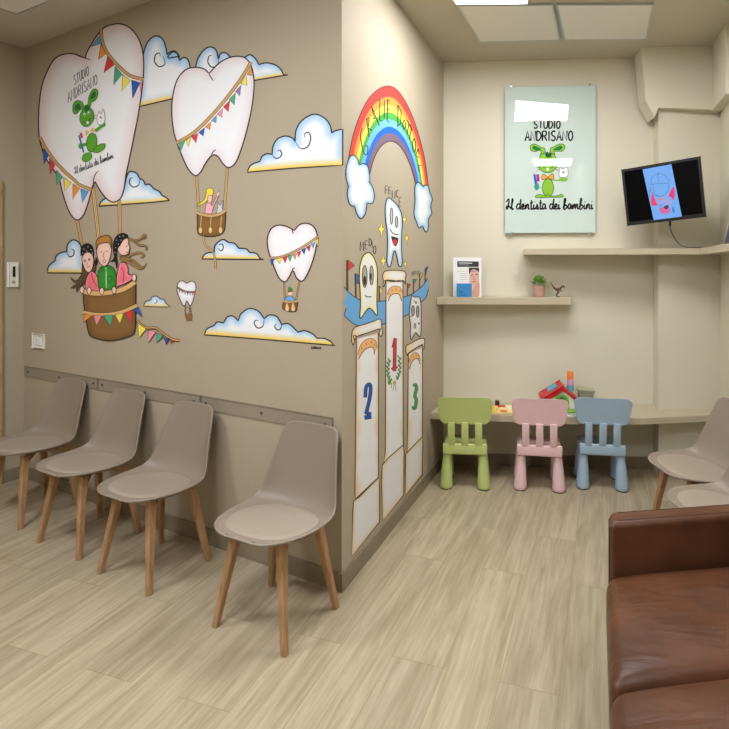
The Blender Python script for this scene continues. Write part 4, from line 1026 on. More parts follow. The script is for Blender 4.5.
column('painted column numbered 3 in green, lowest and nearest the shelves', c7([(217, 140), (254, 122), (254, 356), (214, 400), (215, 330)]), c7([(210, 402), (226, 384), (254, 356), (255, 372), (253, 455), (210, 508), (209, 450)]),
       cM([(490, 700, 1), (478, 660), (484, 625), (520, 605), (570, 578), (608, 570), (618, 590), (612, 650, 1), (602, 655), (600, 620), (540, 650), (500, 680)]), cM([(495, 682), (540, 650), (602, 614)]), None,
       [(cN([(538, 412), (550, 398), (557, 430), (546, 480), (556, 510), (550, 560), (538, 572), (532, 555)]), 2.3)], (70, 160, 82), (cN([(498, 250), (508, 205), (530, 172), (556, 165), (576, 185), (586, 225)]), cN([(506, 285), (518, 245), (536, 218), (556, 208), (574, 220), (584, 250)])), (414, 400))

# tooth characters
a = Art(WB, 'painted_tooth', 'painted smiling white tooth with a wide open mouth on the tallest column', 'painted tooth', 0.0062, (394, 230), 'tooth characters painted on the corner wall')
P = cF([(395, 143), (372, 180), (365, 250), (370, 330), (382, 420), (385, 520), (382, 600), (380, 665), (392, 700), (410, 695), (425, 630), (436, 580), (448, 580), (462, 630), (475, 690), (495, 700), (505, 660), (500, 580), (500, 450), (505, 360), (500, 280), (475, 220), (440, 178)])
a.fill(P, (240, 243, 247), tooth_shade((140, 190, 230), 3.4, .8), grid=2.2); a.line(P, 1.0, INK, closed=True); a.part('tooth_body')
for q in (ell(*cF([(417, 292)])[0], 1.35, 8.2, 12), ell(*cF([(458, 340)])[0], 1.2, 5.6, 12)): a.fill(q, (196, 196, 196)); a.line(q, .8, INK, closed=True); a.part('eye')
a.line(cF([(405, 395), (425, 430), (450, 440), (475, 440)]), .9, INK)
q = cF([(415, 455, 1), (470, 472, 1), (465, 510), (448, 535), (430, 510)]); a.fill(q, (40, 20, 22)); a.line(q, .6, INK, closed=True); a.fill(cF([(425, 490), (450, 480), (462, 505), (447, 530), (432, 512)]), (206, 40, 48)); a.part('mouth')
a = Art(WB, 'painted_tooth', 'painted pale yellow tooth with big grey eyes on the column numbered 2', 'painted tooth', 0.0062, (368, 290), 'tooth characters painted on the corner wall')
P = c6([(182, 402), (160, 420), (145, 470), (143, 530), (147, 600), (148, 660), (145, 718), (155, 715), (168, 695), (188, 672), (205, 680), (222, 702), (231, 700), (228, 640), (230, 560), (230, 480), (216, 432), (198, 406)])
a.fill(P, (240, 240, 236), lambda p, po, c: lerp(c, (246, 238, 130), max(0, 1 - pdist(p, po)[0] / 3.5) * .8), grid=2.2); a.line(P, 1.0, INK, closed=True); a.part('tooth_body')
for q, pu in ((ell(*cM([(180, 120)])[0], 2.4, 11, 14), ell(*cM([(180, 150)])[0], 1.5, 5, 10)), (ell(*cM([(230, 112)])[0], 1.9, 9.5, 14), ell(*cM([(226, 120)])[0], .9, 4, 10))):
    a.fill(q, (176, 172, 164)); a.line(q, .8, INK, closed=True); a.fill(pu, (36, 32, 32)); a.part('eye')
a.line(cM([(182, 255), (195, 268), (230, 268)]), .9, INK); a.part('mouth')
a = Art(WB, 'painted_tooth', 'small painted sad tooth with grey spots on the column numbered 3', 'painted tooth', 0.0062, (415, 312), 'tooth characters painted on the corner wall')
P = cM([(522, 255, 1), (545, 270), (580, 272), (590, 320), (592, 400), (592, 480), (588, 555), (568, 548), (552, 530), (535, 555), (520, 582), (512, 540), (514, 470), (505, 400), (512, 320)])
a.fill(P, (236, 234, 232), tooth_shade((200, 190, 182), 2.5, .6), grid=2.2); a.line(P, .9, INK, closed=True); a.part('tooth_body')
for q in (ell(*cM([(532, 370)])[0], 1.5, 5.2, 10), ell(*cM([(566, 376)])[0], 1.4, 5.8, 10)): a.fill(q, (160, 156, 150)); a.line(q, .7, INK, closed=True); a.part('eye')
for p, r in (((554, 310), .9), ((575, 462), .8), ((518, 410), .6), ((540, 300), .5)): a.fill(ell(*cM([p])[0], r, r * 1.6, 8), (90, 80, 76))
a.part('spots'); a.line(cM([(540, 500), (542, 470), (550, 465), (552, 500)]), .8, INK); a.part('mouth')

# stars
for i, (c_, sx, sy) in enumerate((((335, 398), 3.4, 9.0), ((523, 318), 2.3, 7.2), ((541, 470), 2.2, 8.0), ((350, 655), 3.0, 7.2), ((530, 680), 1.9, 5.2))):
    lab = ['painted yellow star left of the smiling tooth, higher one', 'painted yellow star right of the smiling tooth, topmost', 'painted yellow star right of the smiling tooth, at mouth level',
           'painted yellow star at the lower left foot of the smiling tooth', 'smallest painted yellow star at the lower right foot of the smiling tooth'][i]
    cx, cy = cF([c_])[0]; f = Art(WB, 'painted_star', lab, 'painted star', 0.0034, (cx, cy), 'yellow stars painted round the smiling tooth')
    P = [(cx, cy - sy), (cx + sx * .35, cy - sy * .25), (cx + sx, cy), (cx + sx * .35, cy + sy * .25), (cx, cy + sy), (cx - sx * .35, cy + sy * .25), (cx - sx, cy), (cx - sx * .35, cy - sy * .25)]
    f.fill(sharp(P), (244, 230, 110), smooth=False); f.line(P, .55, (96, 84, 40), closed=True, smooth=False); f.part('star_shape')

# words over the teeth
def word(label, items, anchor, w=.75):
    f = Art(WB, 'painted_word', label, 'painted word', 0.0034, anchor, 'words painted over the teeth')
    for ch, x, y, wd, ht in items:
        for st in CAPS[ch]: f.line([(x + p[0] * wd, y + p[1] * ht) for p in st], w, INK, smooth=ch in SM and len(st) > 2)
    f.part('lettering')
def cfw(lst): return [(ch, x / 8.1 + 340, y / 8.1 + 180, wd / 8.1, ht / 8.1) for ch, x, y, wd, ht in lst]
word('black painted word above the smiling tooth', cfw([('F', 366, 46, 22, 68), ('E', 394, 55, 20, 58), ('L', 423, 85, 18, 62), ('I', 440, 90, 10, 55), ('C', 455, 82, 18, 58), ('E', 478, 140, 18, 78)]), (390, 190))
word('black painted word above the pale yellow tooth', cfw([('M', 163, 500, 28, 75), ('E', 202, 490, 20, 70), ('D', 235, 472, 22, 62), ('I', 255, 495, 10, 55), ('O', 268, 532, 24, 65)]), (366, 245))
word('small grey painted word above the sad spotted tooth', [(c, 411.3 + k * 1.75, 272.2 - [0, 1, 1.6, 1.5, 1, 0][k], 1.3, 4.2) for k, c in enumerate('TRISTE')], (416, 272), .45)

# ------------------------------------------------------------------ wall rail, switch, controller on the left
RZ1, RZ0 = 0.852, 0.775
def rail_x(px):
    p = WA.at(px, 380); return V(p.x, p.y, 0)
for x0, x1, lab in ((25.5, 98.2, 'clear acrylic rail strip on the mural wall, section at the far left end'), (98.6, 200.8, 'clear acrylic rail strip on the mural wall, middle section'), (201.2, 333.5, 'clear acrylic rail strip on the mural wall, section nearest the corner')):
    p, q = rail_x(x0), rail_x(x1)
    t = thing('wall_rail', lab, 'wall rail', (p.x, p.y, RZ0), group='clear acrylic rail strips along the mural wall')
    d = q - p
    bm = B(); add_frame_box(bm, WA.n * 0.001, d, WA.n * 0.004, V(0, 0, RZ1 - RZ0)); obj('strip', bm, M['plexi'], t)
    bm = B(); u = d.normalized()
    for o_, ux, uz in ((V(0, 0, 0), d, V(0, 0, .0016)), (V(0, 0, RZ1 - RZ0 - .002), d, V(0, 0, .002)), (V(0, 0, 0), u * .004, V(0, 0, RZ1 - RZ0)), (d - u * .004, u * .004, V(0, 0, RZ1 - RZ0))):
        add_frame_box(bm, o_ + WA.n * 0.0045, ux, WA.n * 0.002, uz)
    obj('edge', bm, M['plexi_edge'], t)
    for f_ in (0.05, 0.5, 0.95):
        bm = B(); c_ = d * f_ + V(0, 0, 0.038) + WA.n * 0.005
        add_tube(bm, [c_, c_ + WA.n * 0.004], 0.0065, 10); obj('screw', bm, M['rubber'], t)
def plate(plane, name, label, cat, x0, y0, x1, y1, th, m):
    a_, b_, c_ = plane.at(x0, y1), plane.at(x1, y1), plane.at(x0, y0)
    ux = V(b_.x - a_.x, b_.y - a_.y, 0); h = c_.z - a_.z
    t = thing(name, label, cat, a_)
    bm = B(); add_frame_box(bm, plane.n * 0.001, ux, plane.n * th, V(0, 0, h), 0.006); 
    return t, bm, ux, h
t, bm, ux, h = plate(WA, 'light_switch', 'white double light switch on the mural wall near the far corner', 'light switch', 34, 333.5, 45, 347, 0.008, M['white'])
obj('switch_plate', bm, M['white'], t, smooth=True)
for f_ in (0.22, 0.52):
    bm = B(); add_frame_box(bm, ux * f_ + V(0, 0, h * .25) + WA.n * .009, ux * .26, WA.n * .004, V(0, 0, h * .5), .002); obj('rocker', bm, M['paper'], t)
t, bm, ux, h = plate(WD, 'remote_control', 'white remote control in its holder on the far left wall', 'remote control', 16.5, 263, 7.5, 286, 0.018, M['white'])
obj('body', bm, M['white'], t, smooth=True)
bm = B(); add_frame_box(bm, ux * .28 + V(0, 0, h * .4) + WD.n * .019, ux * .3, WD.n * .002, V(0, 0, h * .45)); obj('display', bm, M['black'], t)
bm = B(); add_frame_box(bm, ux * .3 + V(0, 0, h * .12) + WD.n * .019, ux * .35, WD.n * .002, V(0, 0, h * .12)); obj('button', bm, M['alu'], t)

# ------------------------------------------------------------------ glass sign
WS = Plane(pC + WC.n * 0.034, dC)
tl, tr_, bl = WS.at(505, 87.3), WS.at(595.4, 87.3), WS.at(505, 233)
sg = thing('glass_sign', 'pale glass sign with black lettering and a green rabbit, standing off the back wall', 'sign', V(bl.x, bl.y, bl.z))
ux = V(tr_.x - tl.x, tr_.y - tl.y, 0); hz = tl.z - bl.z
bm = B(); add_frame_box(bm, -WS.n * 0.008, ux, WS.n * 0.008, V(0, 0, hz), 0.001, 1); obj('glass_panel', bm, M['glass'], sg)
for fx in (0.065, 0.935):
    for z in (-0.006, hz + 0.006):
        bm = B(); p = ux * fx + V(0, 0, z)
        add_tube(bm, [p - WS.n * 0.033, p + WS.n * 0.004], 0.008, 10); add_tube(bm, [p + WS.n * 0.003, p + WS.n * 0.008], 0.011, 12)
        obj('standoff', bm, M['steel'], sg)
a = Art(WS, None, None, None, 0.0036, None, m=M['print'], parent=sg)
l_ = caps_len('STUDIO', .3); caps(a, 'STUDIO', (534.0, 120.3), (26.4 / l_, 0.05), (-0.3, 8.0), 1.45, (24, 26, 30), gap=.3)
l_ = caps_len('ANDRISANO', .3); caps(a, 'ANDRISANO', (525.3, 131.0), (47.6 / l_, -0.02), (-0.2, 9.8), 1.5, (24, 26, 30), gap=.3); a.part('lettering', label='black hand-drawn capital letters')
l_ = script_len('Il dentista dei bambini'); script(a, 'Il dentista dei bambini', (506.5, 199.0), (87 / l_, -0.02), (-0.3, 10.2), 1.5, (24, 26, 30)); a.part('script_lettering', label='black cursive line')
S2 = crop(500, 140, 7.29); G2 = (132, 186, 62)
for e_ in ([(295, 110), (300, 85), (285, 75), (255, 85), (225, 75), (220, 45), (245, 28), (280, 40), (305, 55), (325, 60), (330, 100)], [(365, 100), (370, 60), (395, 50), (425, 32), (460, 30), (474, 55), (455, 80), (420, 82), (395, 85), (400, 110)]):
    a.fill(S2(e_), G2); a.line(S2(e_), .6, (40, 70, 40), closed=True)
a.fill(S2([(238, 62), (245, 42), (275, 52), (300, 66), (270, 78)]), (36, 116, 66)); a.fill(S2([(455, 62), (445, 42), (415, 52), (388, 70), (425, 76)]), (36, 116, 66))
hd = [(295, 110), (330, 95), (370, 95), (400, 110), (408, 160), (408, 200), (385, 228), (348, 238), (310, 228), (285, 198), (288, 150)]
a.fill(S2(hd), G2); a.line(S2(hd), .6, (40, 70, 40), closed=True)
a.fill(S2([(330, 100), (345, 85), (352, 98), (375, 98), (370, 125), (340, 125)]), (26, 86, 60))
for x in (325, 370): a.fill(ell(*S2([(x, 160)])[0], 1.5, 2.0, 10), (244, 244, 244)); a.fill(ell(*S2([(x, 164)])[0], .7, .9, 8), INK)
a.line(S2([(310, 195), (348, 208), (390, 195)]), .6, INK); a.fill(sharp(S2([(338, 205), (358, 205), (356, 222), (340, 222)])), (246, 246, 244), smooth=False)
for l2 in ([(290, 205), (260, 195)], [(292, 212), (268, 225)], [(405, 205), (430, 195)], [(404, 212), (428, 222)]): a.line(S2(l2), .45, INK)
a.line(S2([(390, 292), (440, 293), (465, 288)]), 1.2, G2); a.fill(S2([(430, 285), (455, 272), (492, 280), (485, 298), (440, 298)]), G2)
bo = ell(*S2([(350, 348)])[0], 5.6, 9.0, 16); a.fill(bo, G2); a.line(bo, .6, (40, 70, 40), closed=True)
ft = [(262, 405), (290, 395), (330, 408), (350, 395), (370, 408), (420, 405), (450, 395), (456, 415), (350, 418), (265, 420)]; a.fill(S2(ft), G2); a.line(S2(ft), .5, (40, 70, 40), closed=True)
a.line(S2([(312, 345), (290, 348)]), 1.0, G2); a.fill(ell(*S2([(268, 340)])[0], 2.6, 3.6, 10), (66, 150, 140))
bt = [(348, 272, 1), (320, 248), (304, 262), (310, 290), (348, 275, 1), (385, 292), (393, 262), (378, 246)]; a.fill(S2(bt), (236, 160, 70)); a.line(S2(bt), .5, INK, closed=True)
a.line(S2([(250, 250), (262, 320)]), 2.2, (50, 90, 190)); a.line(S2([(275, 250), (278, 302)]), 3.0, (180, 50, 120))
to = [(440, 200), (455, 212), (470, 205), (490, 198), (496, 230), (488, 268), (436, 270), (432, 230)]; a.fill(S2(to), (238, 238, 240)); a.line(S2(to), .5, (90, 90, 96), closed=True); a.line(S2([(455, 235), (470, 235)]), 1.5, (110, 60, 50))
a.part('printed_rabbit', label='green cartoon rabbit holding a toothbrush and a tooth')

# ------------------------------------------------------------------ wall screen on an arm
def unproj(x, y, d): r = ray(x, y); return V(r.x * d, d, H + r.z * d)
TL, TR, BR, BL = unproj(619.5, 170.5, 4.02), unproj(695.5, 157, 3.74), unproj(707.5, 217, 3.74), unproj(632, 225, 4.02)
cx = (TL + TR + BR + BL) / 4
rx = ((TR - TL) + (BR - BL)).normalized(); dn = ((BL - TL) + (BR - TR)); dn = (dn - rx * dn.dot(rx)).normalized(); nz = rx.cross(dn)
if nz.y > 0: nz = -nz
tw = ((TR - TL).length + (BR - BL).length) / 2 * 1.04; th = ((BL - TL).length + (BR - TR).length) / 2
tv = thing('wall_monitor', 'black flat screen tilted on the corner pillar, showing a pale blue drawing', 'monitor', cx)
bm = B(); add_frame_box(bm, -rx * tw / 2 - dn * th / 2 - nz * 0.03, rx * tw, dn * th, nz * 0.03, 0.004, 1); obj('housing', bm, M['black'], tv, smooth=True)
bm = B(); add_frame_box(bm, -rx * (tw / 2 - .018) - dn * (th / 2 - .018) + nz * 0.0003, rx * (tw - .036), dn * (th - .046), nz * 0.001); obj('screen', bm, M['screen'], tv)
class Oriented:
    def __init__(s, p, n): s.p, s.n = p, n
    def at(s, x, y, off=0):
        r = ray(x, y); o = V(0, 0, H); t = (s.p + s.n * off - o).dot(s.n) / r.dot(s.n); return o + r * t
a = Art(Oriented(cx, nz), None, None, None, 0.0125, None, m=M['display'], parent=tv)
T_ = crop(635, 155, 10.41)
a.fill(sharp(T_([(78, 150), (378, 96), (488, 640), (195, 678)])), (112, 168, 236), smooth=False); pic = a.part('lit_picture', label='pale blue lit picture on the black screen')
for st in ([(165, 310), (180, 230), (240, 195), (300, 205), (350, 260), (352, 292)], [(165, 310), (230, 298), (352, 292)], [(235, 180), (245, 290)], [(160, 330), (170, 390), (230, 430), (300, 420), (345, 370), (350, 300)], [(190, 320), (200, 400), (250, 430)], [(150, 350), (150, 440)]): a.line(T_(st), .45, (66, 104, 160))
a.part('line_drawing', pic)
for sh_, c_ in (([(180, 400), (200, 440), (225, 500), (235, 525), (180, 525), (165, 470)], (226, 60, 110)), ([(400, 330), (360, 395), (350, 430), (375, 440), (400, 470), (415, 400)], (226, 50, 110)), ([(235, 470), (270, 440), (320, 430), (370, 470), (380, 520), (340, 560), (250, 540)], (150, 160, 220)), ([(250, 555), (300, 540), (370, 565), (350, 605), (290, 612), (262, 590)], (206, 100, 160)), ([(240, 455), (280, 450), (275, 468), (245, 466)], (224, 130, 70)), ([(385, 550), (405, 545), (412, 595), (395, 600)], (50, 130, 220)), ([(250, 515), (285, 510), (280, 545), (255, 545)], (70, 170, 226)), ([(300, 540), (340, 520), (350, 545), (320, 565)], (60, 50, 80))):
    a.fill(T_(sh_), c_)
a.part('colour_shapes', pic)
wallhit = WP.at(668, 196)
bm = B(); add_tube(bm, [-nz * 0.03, -nz * 0.09, wallhit - cx + WP.n * 0.07, wallhit - cx + WP.n * 0.012], 0.018, 10); add_frame_box(bm, -rx * .07 - dn * .07 - nz * .045, rx * .14, dn * .14, nz * .015)
ft = wallhit - cx; add_frame_box(bm, ft - (pK - pil).normalized() * .05 - V(0, 0, .08) + WP.n * .001, (pK - pil).normalized() * .1, WP.n * .012, V(0, 0, .16)); obj('wall_bracket', bm, M['black'], tv)
bm = B()
u_sh = 1.7495
cab = [(670, 223), (670.5, 229), (674, 237), (680, 244.5), (686, 247.3)]
pts = [unproj(x, y, 3.86) - cx - nz * 0.0 for x, y in cab]
pts[0] = pts[0]
end = [plan(690, 140.2), plan(700, 139), plan(714, 140)]
pts = [unproj(670, 222, 3.88) - cx] + [unproj(x, y, 3.88 + 0.01 * i) - cx for i, (x, y) in enumerate(cab[1:-1])]
shelf_pts = [V(plan(x, s_).x, plan(x, s_).y, u_sh + 0.004) - cx for x, s_ in ((687, 135.0), (697, 134.2), (706, 134.5), (716, 137.0))]
cp = pts + shelf_pts
def crom3(P, n=6):
    out = []
    for i in range(len(P) - 1):
        p0, p1, p2, p3 = P[max(i - 1, 0)], P[i], P[i + 1], P[min(i + 2, len(P) - 1)]
        for k in range(n):
            t = k / n; out.append(0.5 * (2 * p1 + (p2 - p0) * t + (2 * p0 - 5 * p1 + 4 * p2 - p3) * t * t + (3 * p1 - p0 - 3 * p2 + p3) * t ** 3))
    return out + [P[-1]]
add_tube(bm, crom3(cp), 0.0032, 8); add_tube(bm, [cp[0] + V(0, 0, .01), cp[0] - V(0, 0, .03)], 0.008, 8); obj('power_cable', bm, M['black'], tv)

# ------------------------------------------------------------------ things on the short shelf
SZ = 1.3715
def on_shelf(px, s_=126.0): p = plan(px, s_); return V(p.x, p.y, SZ)
# booklet leaning against the wall
bp = on_shelf(453.2, 126.6)
bk = thing('booklet', 'white booklet with a portrait photo cover, propped on the short shelf', 'booklet', bp)
class Tilt(Oriented): pass
bu = dC.copy(); tilt = 0.10
bn = (WC.n * math.cos(tilt) + V(0, 0, 1) * math.sin(tilt)).normalized(); bup = (V(0, 0, 1) * math.cos(tilt) - WC.n * math.sin(tilt)).normalized()
bm = B(); add_frame_box(bm, V(0, 0, 0.002) - bn * 0.014, bu * 0.222, bn * 0.014, bup * 0.312); obj('pages', bm, M['paper'], bk)
a = Art(Oriented(bp + V(0, 0, .002), bn), None, None, None, 0.0005, None, m=M['cover'], parent=bk)
Kc = crop(440, 245, 5.207)
a.fill(sharp(Kc([(90, 84), (202, 86), (202, 114), (90, 114)])), (36, 38, 46), smooth=False); a.line(Kc([(98, 93), (168, 95)]), .8, (220, 220, 220), smooth=False); a.line(Kc([(98, 103), (150, 104)]), .5, (170, 170, 176), smooth=False); a.part('title_banner')
a.fill(sharp(Kc([(150, 116), (203, 116), (206, 268), (156, 268), (150, 200)])), (216, 190, 178), smooth=False)
a.fill(Kc([(158, 140), (170, 122), (195, 124), (202, 150), (202, 190), (190, 212), (172, 208), (160, 180)]), (212, 168, 148)); a.fill(Kc([(150, 118, 1), (203, 118, 1), (203, 140), (185, 128), (165, 130), (152, 150)]), (46, 34, 34))
a.line(Kc([(160, 138), (192, 136)]), 1.0, (180, 120, 190)); a.line(Kc([(160, 157), (172, 154)]), .7, (70, 44, 40)); a.line(Kc([(184, 153), (198, 154)]), .7, (70, 44, 40)); a.line(Kc([(170, 190), (186, 190)]), .9, (186, 90, 90)); a.line(Kc([(178, 160), (174, 178), (182, 180)]), .4, (170, 120, 104))
a.fill(Kc([(160, 268), (170, 235), (185, 210), (200, 190), (207, 215), (200, 268)]), (204, 154, 132)); a.part('cover_portrait')
a.line(Kc([(92, 138), (96, 138)]), 1.0, INK, smooth=False)
for y in (136, 148, 158, 168, 178): a.line(Kc([(104, y), (140, y)]), .4, (170, 170, 175), smooth=False)
a.part('cover_text')
cdp = on_shelf(456.6, 127.6)
cd = thing('card', 'blue square card leaning on the front of the booklet', 'card', cdp)
bm = B(); add_frame_box(bm, V(0, 0, 0.001), bu * 0.118, bn * 0.003, bup * 0.106, 0.001, 1); obj('card_sheet', bm, mat('blue_card', (44, 130, 186), .5, var=.03), cd)
a = Art(Oriented(cdp + bn * 0.003, bn), None, None, None, 0.0006, None, m=M['cover'], parent=cd)
a.line([(459, 290), (461, 293), (462.5, 291)], .6, (20, 50, 120)); a.line([(459, 295), (466, 295)], .6, (20, 50, 120), smooth=False); a.part('printed_mark')
# potted plant
pp = on_shelf(538.9, 126.8)
pl = thing('potted_plant', 'small green succulent in a ribbed pink pot on the short shelf', 'plant', pp)
bm = B(); add_lathe(bm, [(.036, 0), (.042, .004), (.046, .04), (.047, .07), (.048, .078), (.046, .082), (.048, .086), (.047, .094), (.041, .094), (.040, .082)], (0, 0, 0), 24); obj('pot', bm, M['pot'], pl, smooth=True)
bm = B(); add_lathe(bm, [(.0395, .078), (.0395, .086)], (0, 0, 0), 16); obj('soil', bm, M['soil'], pl)
bm = B(); rnd = random.Random(5)
for k in range(90):
    th_ = rnd.uniform(0, 2 * math.pi); ph = rnd.uniform(-.15, 1.45); R_ = rnd.uniform(.034, .066)
    d = V(math.cos(th_) * math.cos(ph), math.sin(th_) * math.cos(ph), math.sin(ph)); base = V(0, 0, .10) + V(d.x, d.y, d.z * .9) * R_ * .55
    tip = V(0, 0, .102) + V(d.x * 1.1, d.y * 1.1, d.z * 1.15) * R_ * 1.15
    s_ = d.cross(V(0, 0, 1)); s_ = s_.normalized() if s_.length > .01 else V(1, 0, 0); s_ *= .0115
    mid = (base + tip) / 2 + d.cross(s_).normalized() * .003
    f = [bm.verts.new(base), bm.verts.new(mid + s_), bm.verts.new(tip), bm.verts.new(mid - s_)]; bm.faces.new(f)
obj('foliage', bm, M['leaf'], pl)
# toy dinosaur
dp = on_shelf(558.2, 127.2)
dn_ = thing('toy_dinosaur', 'small brown toy dinosaur with raised tail on the end of the short shelf', 'toy', dp, group=None)
bm = B()
ax = dC * 1.0
def dpt(x, z, y=0): return ax * x * 1.1 + V(0, 0, z * 1.1) + WC.n * y
add_tube(bm, [dpt(-.056, .112), dpt(-.047, .094), dpt(-.034, .072), dpt(-.018, .058), dpt(0, .055), dpt(.012, .058), dpt(.02, .068), dpt(.027, .078), dpt(.038, .075), dpt(.048, .068)], .01, 10, [.002, .004, .006, .010, .0135, .012, .008, .009, .008, .003])
for yy in (-.008, .008):
    add_tube(bm, [dpt(-.008, .052, yy), dpt(.004, .034, yy * 1.4), dpt(-.012, .018, yy * 1.5), dpt(-.008, .003, yy * 1.5), dpt(.012, .002, yy * 1.6)], .005, 8, [.010, .007, .0045, .004, .003])
    add_tube(bm, [dpt(.014, .054, yy), dpt(.022, .042, yy * 1.3), dpt(.03, .04, yy * 1.3)], .003, 6, [.004, .003, .0015])
obj('body', bm, M['dino'], dn_, smooth=True, autos=False)

# photo frame on the right-hand shelf
fp_ = V(plan(725.5, 152).x, plan(725.5, 152).y, u_sh)
t = thing('photo_frame', 'dark photo print leaning on the shelf at the right edge', 'picture', fp_)
fu = (-dB * 0.9 + V(0.35, 0, 0)).normalized(); fn = V(fu.y, -fu.x, 0)
if fn.x > 0: fn = -fn
fup = (V(0, 0, 1) * 0.965 - fn * 0.26).normalized(); fnn = fu.cross(fup)
bm = B(); add_frame_box(bm, V(0, 0, .001), fu * 0.2, fn * 0.012, fup * 0.29, 0.002, 1); obj('print', bm, M['photo'], t)
bm = B(); add_frame_box(bm, fu * .09 - fn * .002, fu * .02, fn * -.07, V(0, 0, .006), 0); obj('stand', bm, M['black'], t)

# ------------------------------------------------------------------ toys on the counter
DZ = 0.5125
def on_desk(px, s_): p = plan(px, s_); return V(p.x, p.y, DZ)
# wooden puzzle board with pieces
pz = on_desk(506.5, 131.2)
pzl = thing('puzzle_board', 'flat yellow and orange puzzle board lying between green and pink chairs', 'puzzle', pz)
bm = B(); add_box(bm, (0, 0, .006), (.27, .22, .012), bev=.002, seg=1); obj('board', bm, mat('pale_wood', (226, 206, 150), .5), pzl)
rnd = random.Random(2)
for i in range(4):
    for j in range(3):
        bm = B(); mm = [M['yellow'], M['orange'], M['yellow'], M['red'], mat('cream_%d%d' % (i, j), (236, 224, 170), .5)][rnd.randrange(5)]
        add_lathe(bm, [(.029, .0125), (.030, .016), (.026, .021)], (-.098 + .065 * i + rnd.uniform(-.008, .008), -.07 + .07 * j, 0), 8); obj('puzzle_piece', bm, mm, pzl)
bb = on_desk(497.2, 126.6)
t = thing('toy_block', 'tiny dark brown block behind the yellow puzzle board', 'toy', bb); bm = B(); add_box(bm, (0, 0, .021), (.032, .032, .042), bev=.004); o_ = obj('block_body', bm, mat('dark_block', (62, 50, 40), .5), t)
# toy house
hs = on_desk(560.5, 129.5)
hh = thing('toy_house', 'white toy house with red roof and stacked cup chimney on the low counter', 'toy house', hs, math.radians(-4))
W2, D2 = .105, .065
bm = B(); pr = [(-.10, 0), (.10, 0), (.10, .078), (0.0, .155), (-.10, .078)]
f0 = [bm.verts.new((x, -D2, z + .012)) for x, z in pr]; f1 = [bm.verts.new((x, D2, z + .012)) for x, z in pr]
bm.faces.new(f0); bm.faces.new(f1[::-1])
for k in range(5): bm.faces.new((f0[k], f0[(k + 1) % 5], f1[(k + 1) % 5], f1[k]))
bmesh.ops.bevel(bm, geom=list(bm.edges), offset=.006, segments=2, affect='EDGES'); obj('house_body', bm, M['white'], hh, smooth=True)
bm = B()
for s_ in (-1, 1):
    o_ = V(0, -D2 - .015, .188); add_frame_box(bm, o_ - V(0, 0, .026), V(s_ * (.138 if s_ < 0 else .118), 0, -.088 if s_ < 0 else -.092), V(0, 2 * D2 + .03, 0), V(0, 0, .032), .010, 3)
add_tube(bm, [(-.138, -.08, .092), (-.138, -.074, .092), (-.138, .074, .092), (-.138, .08, .092)], .02, 12, [.016, .021, .021, .016])
rf = obj('roof', bm, M['red'], hh, smooth=True)
bm = B(); add_frame_box(bm, V(-.035, -.05, .172), V(-.055, 0, -.035), V(0, .11, 0), V(0, 0, .012), .005); obj('skylight', bm, M['cyan'], rf)
bm = B(); pts_ = [(.052 * math.cos(t_), .052 * math.sin(t_)) for t_ in [math.pi * k / 12 for k in range(13)]]
pts_ = [(-.052, -.062)] [:0] + [(.052, -.06)] + pts_ + [(-.052, -.06)]
f0 = [bm.verts.new((x, -D2 - .008, z + .075)) for x, z in pts_]; f1 = [bm.verts.new((x, -D2 + .002, z + .075)) for x, z in pts_]
bm.faces.new(f0); bm.faces.new(f1[::-1])
for k in range(len(pts_)): bm.faces.new((f0[k], f0[(k + 1) % len(pts_)], f1[(k + 1) % len(pts_)], f1[k]))
dr_ = obj('door', bm, M['lime'], hh)
bm = B(); add_tube(bm, [(0, -D2 - .008, .085), (0, -D2 - .013, .085)], .026, 16); obj('door_window', bm, mat('dark_green_plastic', (54, 110, 70), .4), dr_)
bm = B(); add_box(bm, (0.005, -.01, .007), (.25, .235, .014), bev=.005); obj('base_plate', bm, M['lime'], hh, smooth=True)
bm = B(); add_box(bm, (.115, -.06, .05), (.035, .05, .07), bev=.008); obj('side_column', bm, M['cyan'], hh, smooth=True)
cz = .142
for r_, m_ in ((.030, 'cyan'), (.028, 'lilac'), (.026, 'orange')):
    bm = B(); hh_ = .048 if m_ != 'orange' else .058
    add_lathe(bm, [(r_ * .98, cz), (r_, cz + .006), (r_ * .9, cz + hh_ - .004), (r_ * .84, cz + hh_)], (.075, .0, 0), 18); obj('chimney_cup', bm, M[m_], hh, smooth=True); cz += hh_ - .003
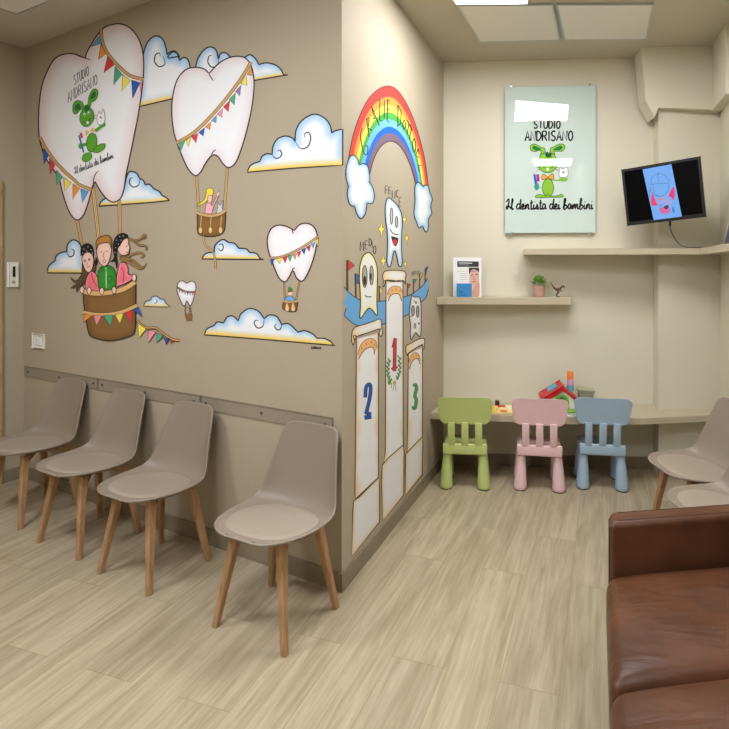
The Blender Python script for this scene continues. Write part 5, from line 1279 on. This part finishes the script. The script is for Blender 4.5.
# playing card like tile and grey box
ti = on_desk(572.0, 136.0)
t = thing('picture_tile', 'small white picture tile on the counter edge between pink and blue chairs', 'tile', ti, math.radians(8)); bm = B(); add_box(bm, (0, 0, .004), (.075, .055, .008), bev=.002); obj('tile_body', bm, M['paper'], t)
bm = B(); add_box(bm, (.008, -.004, .0087), (.034, .018, .0012)); add_box(bm, (-.018, .008, .0087), (.014, .014, .0012)); obj('printed_picture', bm, mat('green_print', (60, 100, 60), .5), t)
gb = on_desk(585.5, 127.5)
t = thing('cardboard_box', 'grey-green box with a flared loose lid behind the blue chair', 'box', gb, math.radians(-6))
bm = B(); add_prism(bm, [(-.055, -.04), (.055, -.04), (.055, .04), (-.055, .04)], 0, .105); bmesh.ops.bevel(bm, geom=list(bm.edges), offset=.003, segments=1, affect='EDGES'); obj('box_body', bm, M['stone'], t)
bm = B(); a0 = [bm.verts.new((sx * .052, sy * .038, .106)) for sx, sy in ((-1, -1), (1, -1), (1, 1), (-1, 1))]; a1 = [bm.verts.new((sx * .068, sy * .05, .132 + (.010 if sx < 0 else 0))) for sx, sy in ((-1, -1), (1, -1), (1, 1), (-1, 1))]
bm.faces.new(a0[::-1]); bm.faces.new(a1)
for k in range(4): bm.faces.new((a0[k], a0[(k + 1) % 4], a1[(k + 1) % 4], a1[k]))
obj('lid', bm, mat('pale_green_card', (164, 168, 136), .7), t)

# ------------------------------------------------------------------ lights
w = bpy.data.worlds.new('room_air'); SC.world = w; w.use_nodes = True
w.node_tree.nodes['Background'].inputs['Color'].default_value = srgb(255, 240, 215); w.node_tree.nodes['Background'].inputs['Strength'].default_value = 0.0

# ------------------------------------------------------------------ camera
cam = bpy.data.cameras.new('camera'); co = bpy.data.objects.new('camera', cam); COL.objects.link(co)
co.location = (0, 0, H); co.rotation_euler = (math.pi / 2, 0, 0)
cam.sensor_fit = 'HORIZONTAL'; cam.sensor_width = 36.0; cam.lens = 36.0 * F / 729.0
cam.shift_x = -(XC - 364.5) / 729.0; cam.shift_y = (Y0 - 364.5) / 729.0
cam.clip_start = 0.02
SC.camera = co
SC.view_settings.view_transform = 'Standard'
SC.view_settings.look = 'None'
SC.view_settings.exposure = 0.12
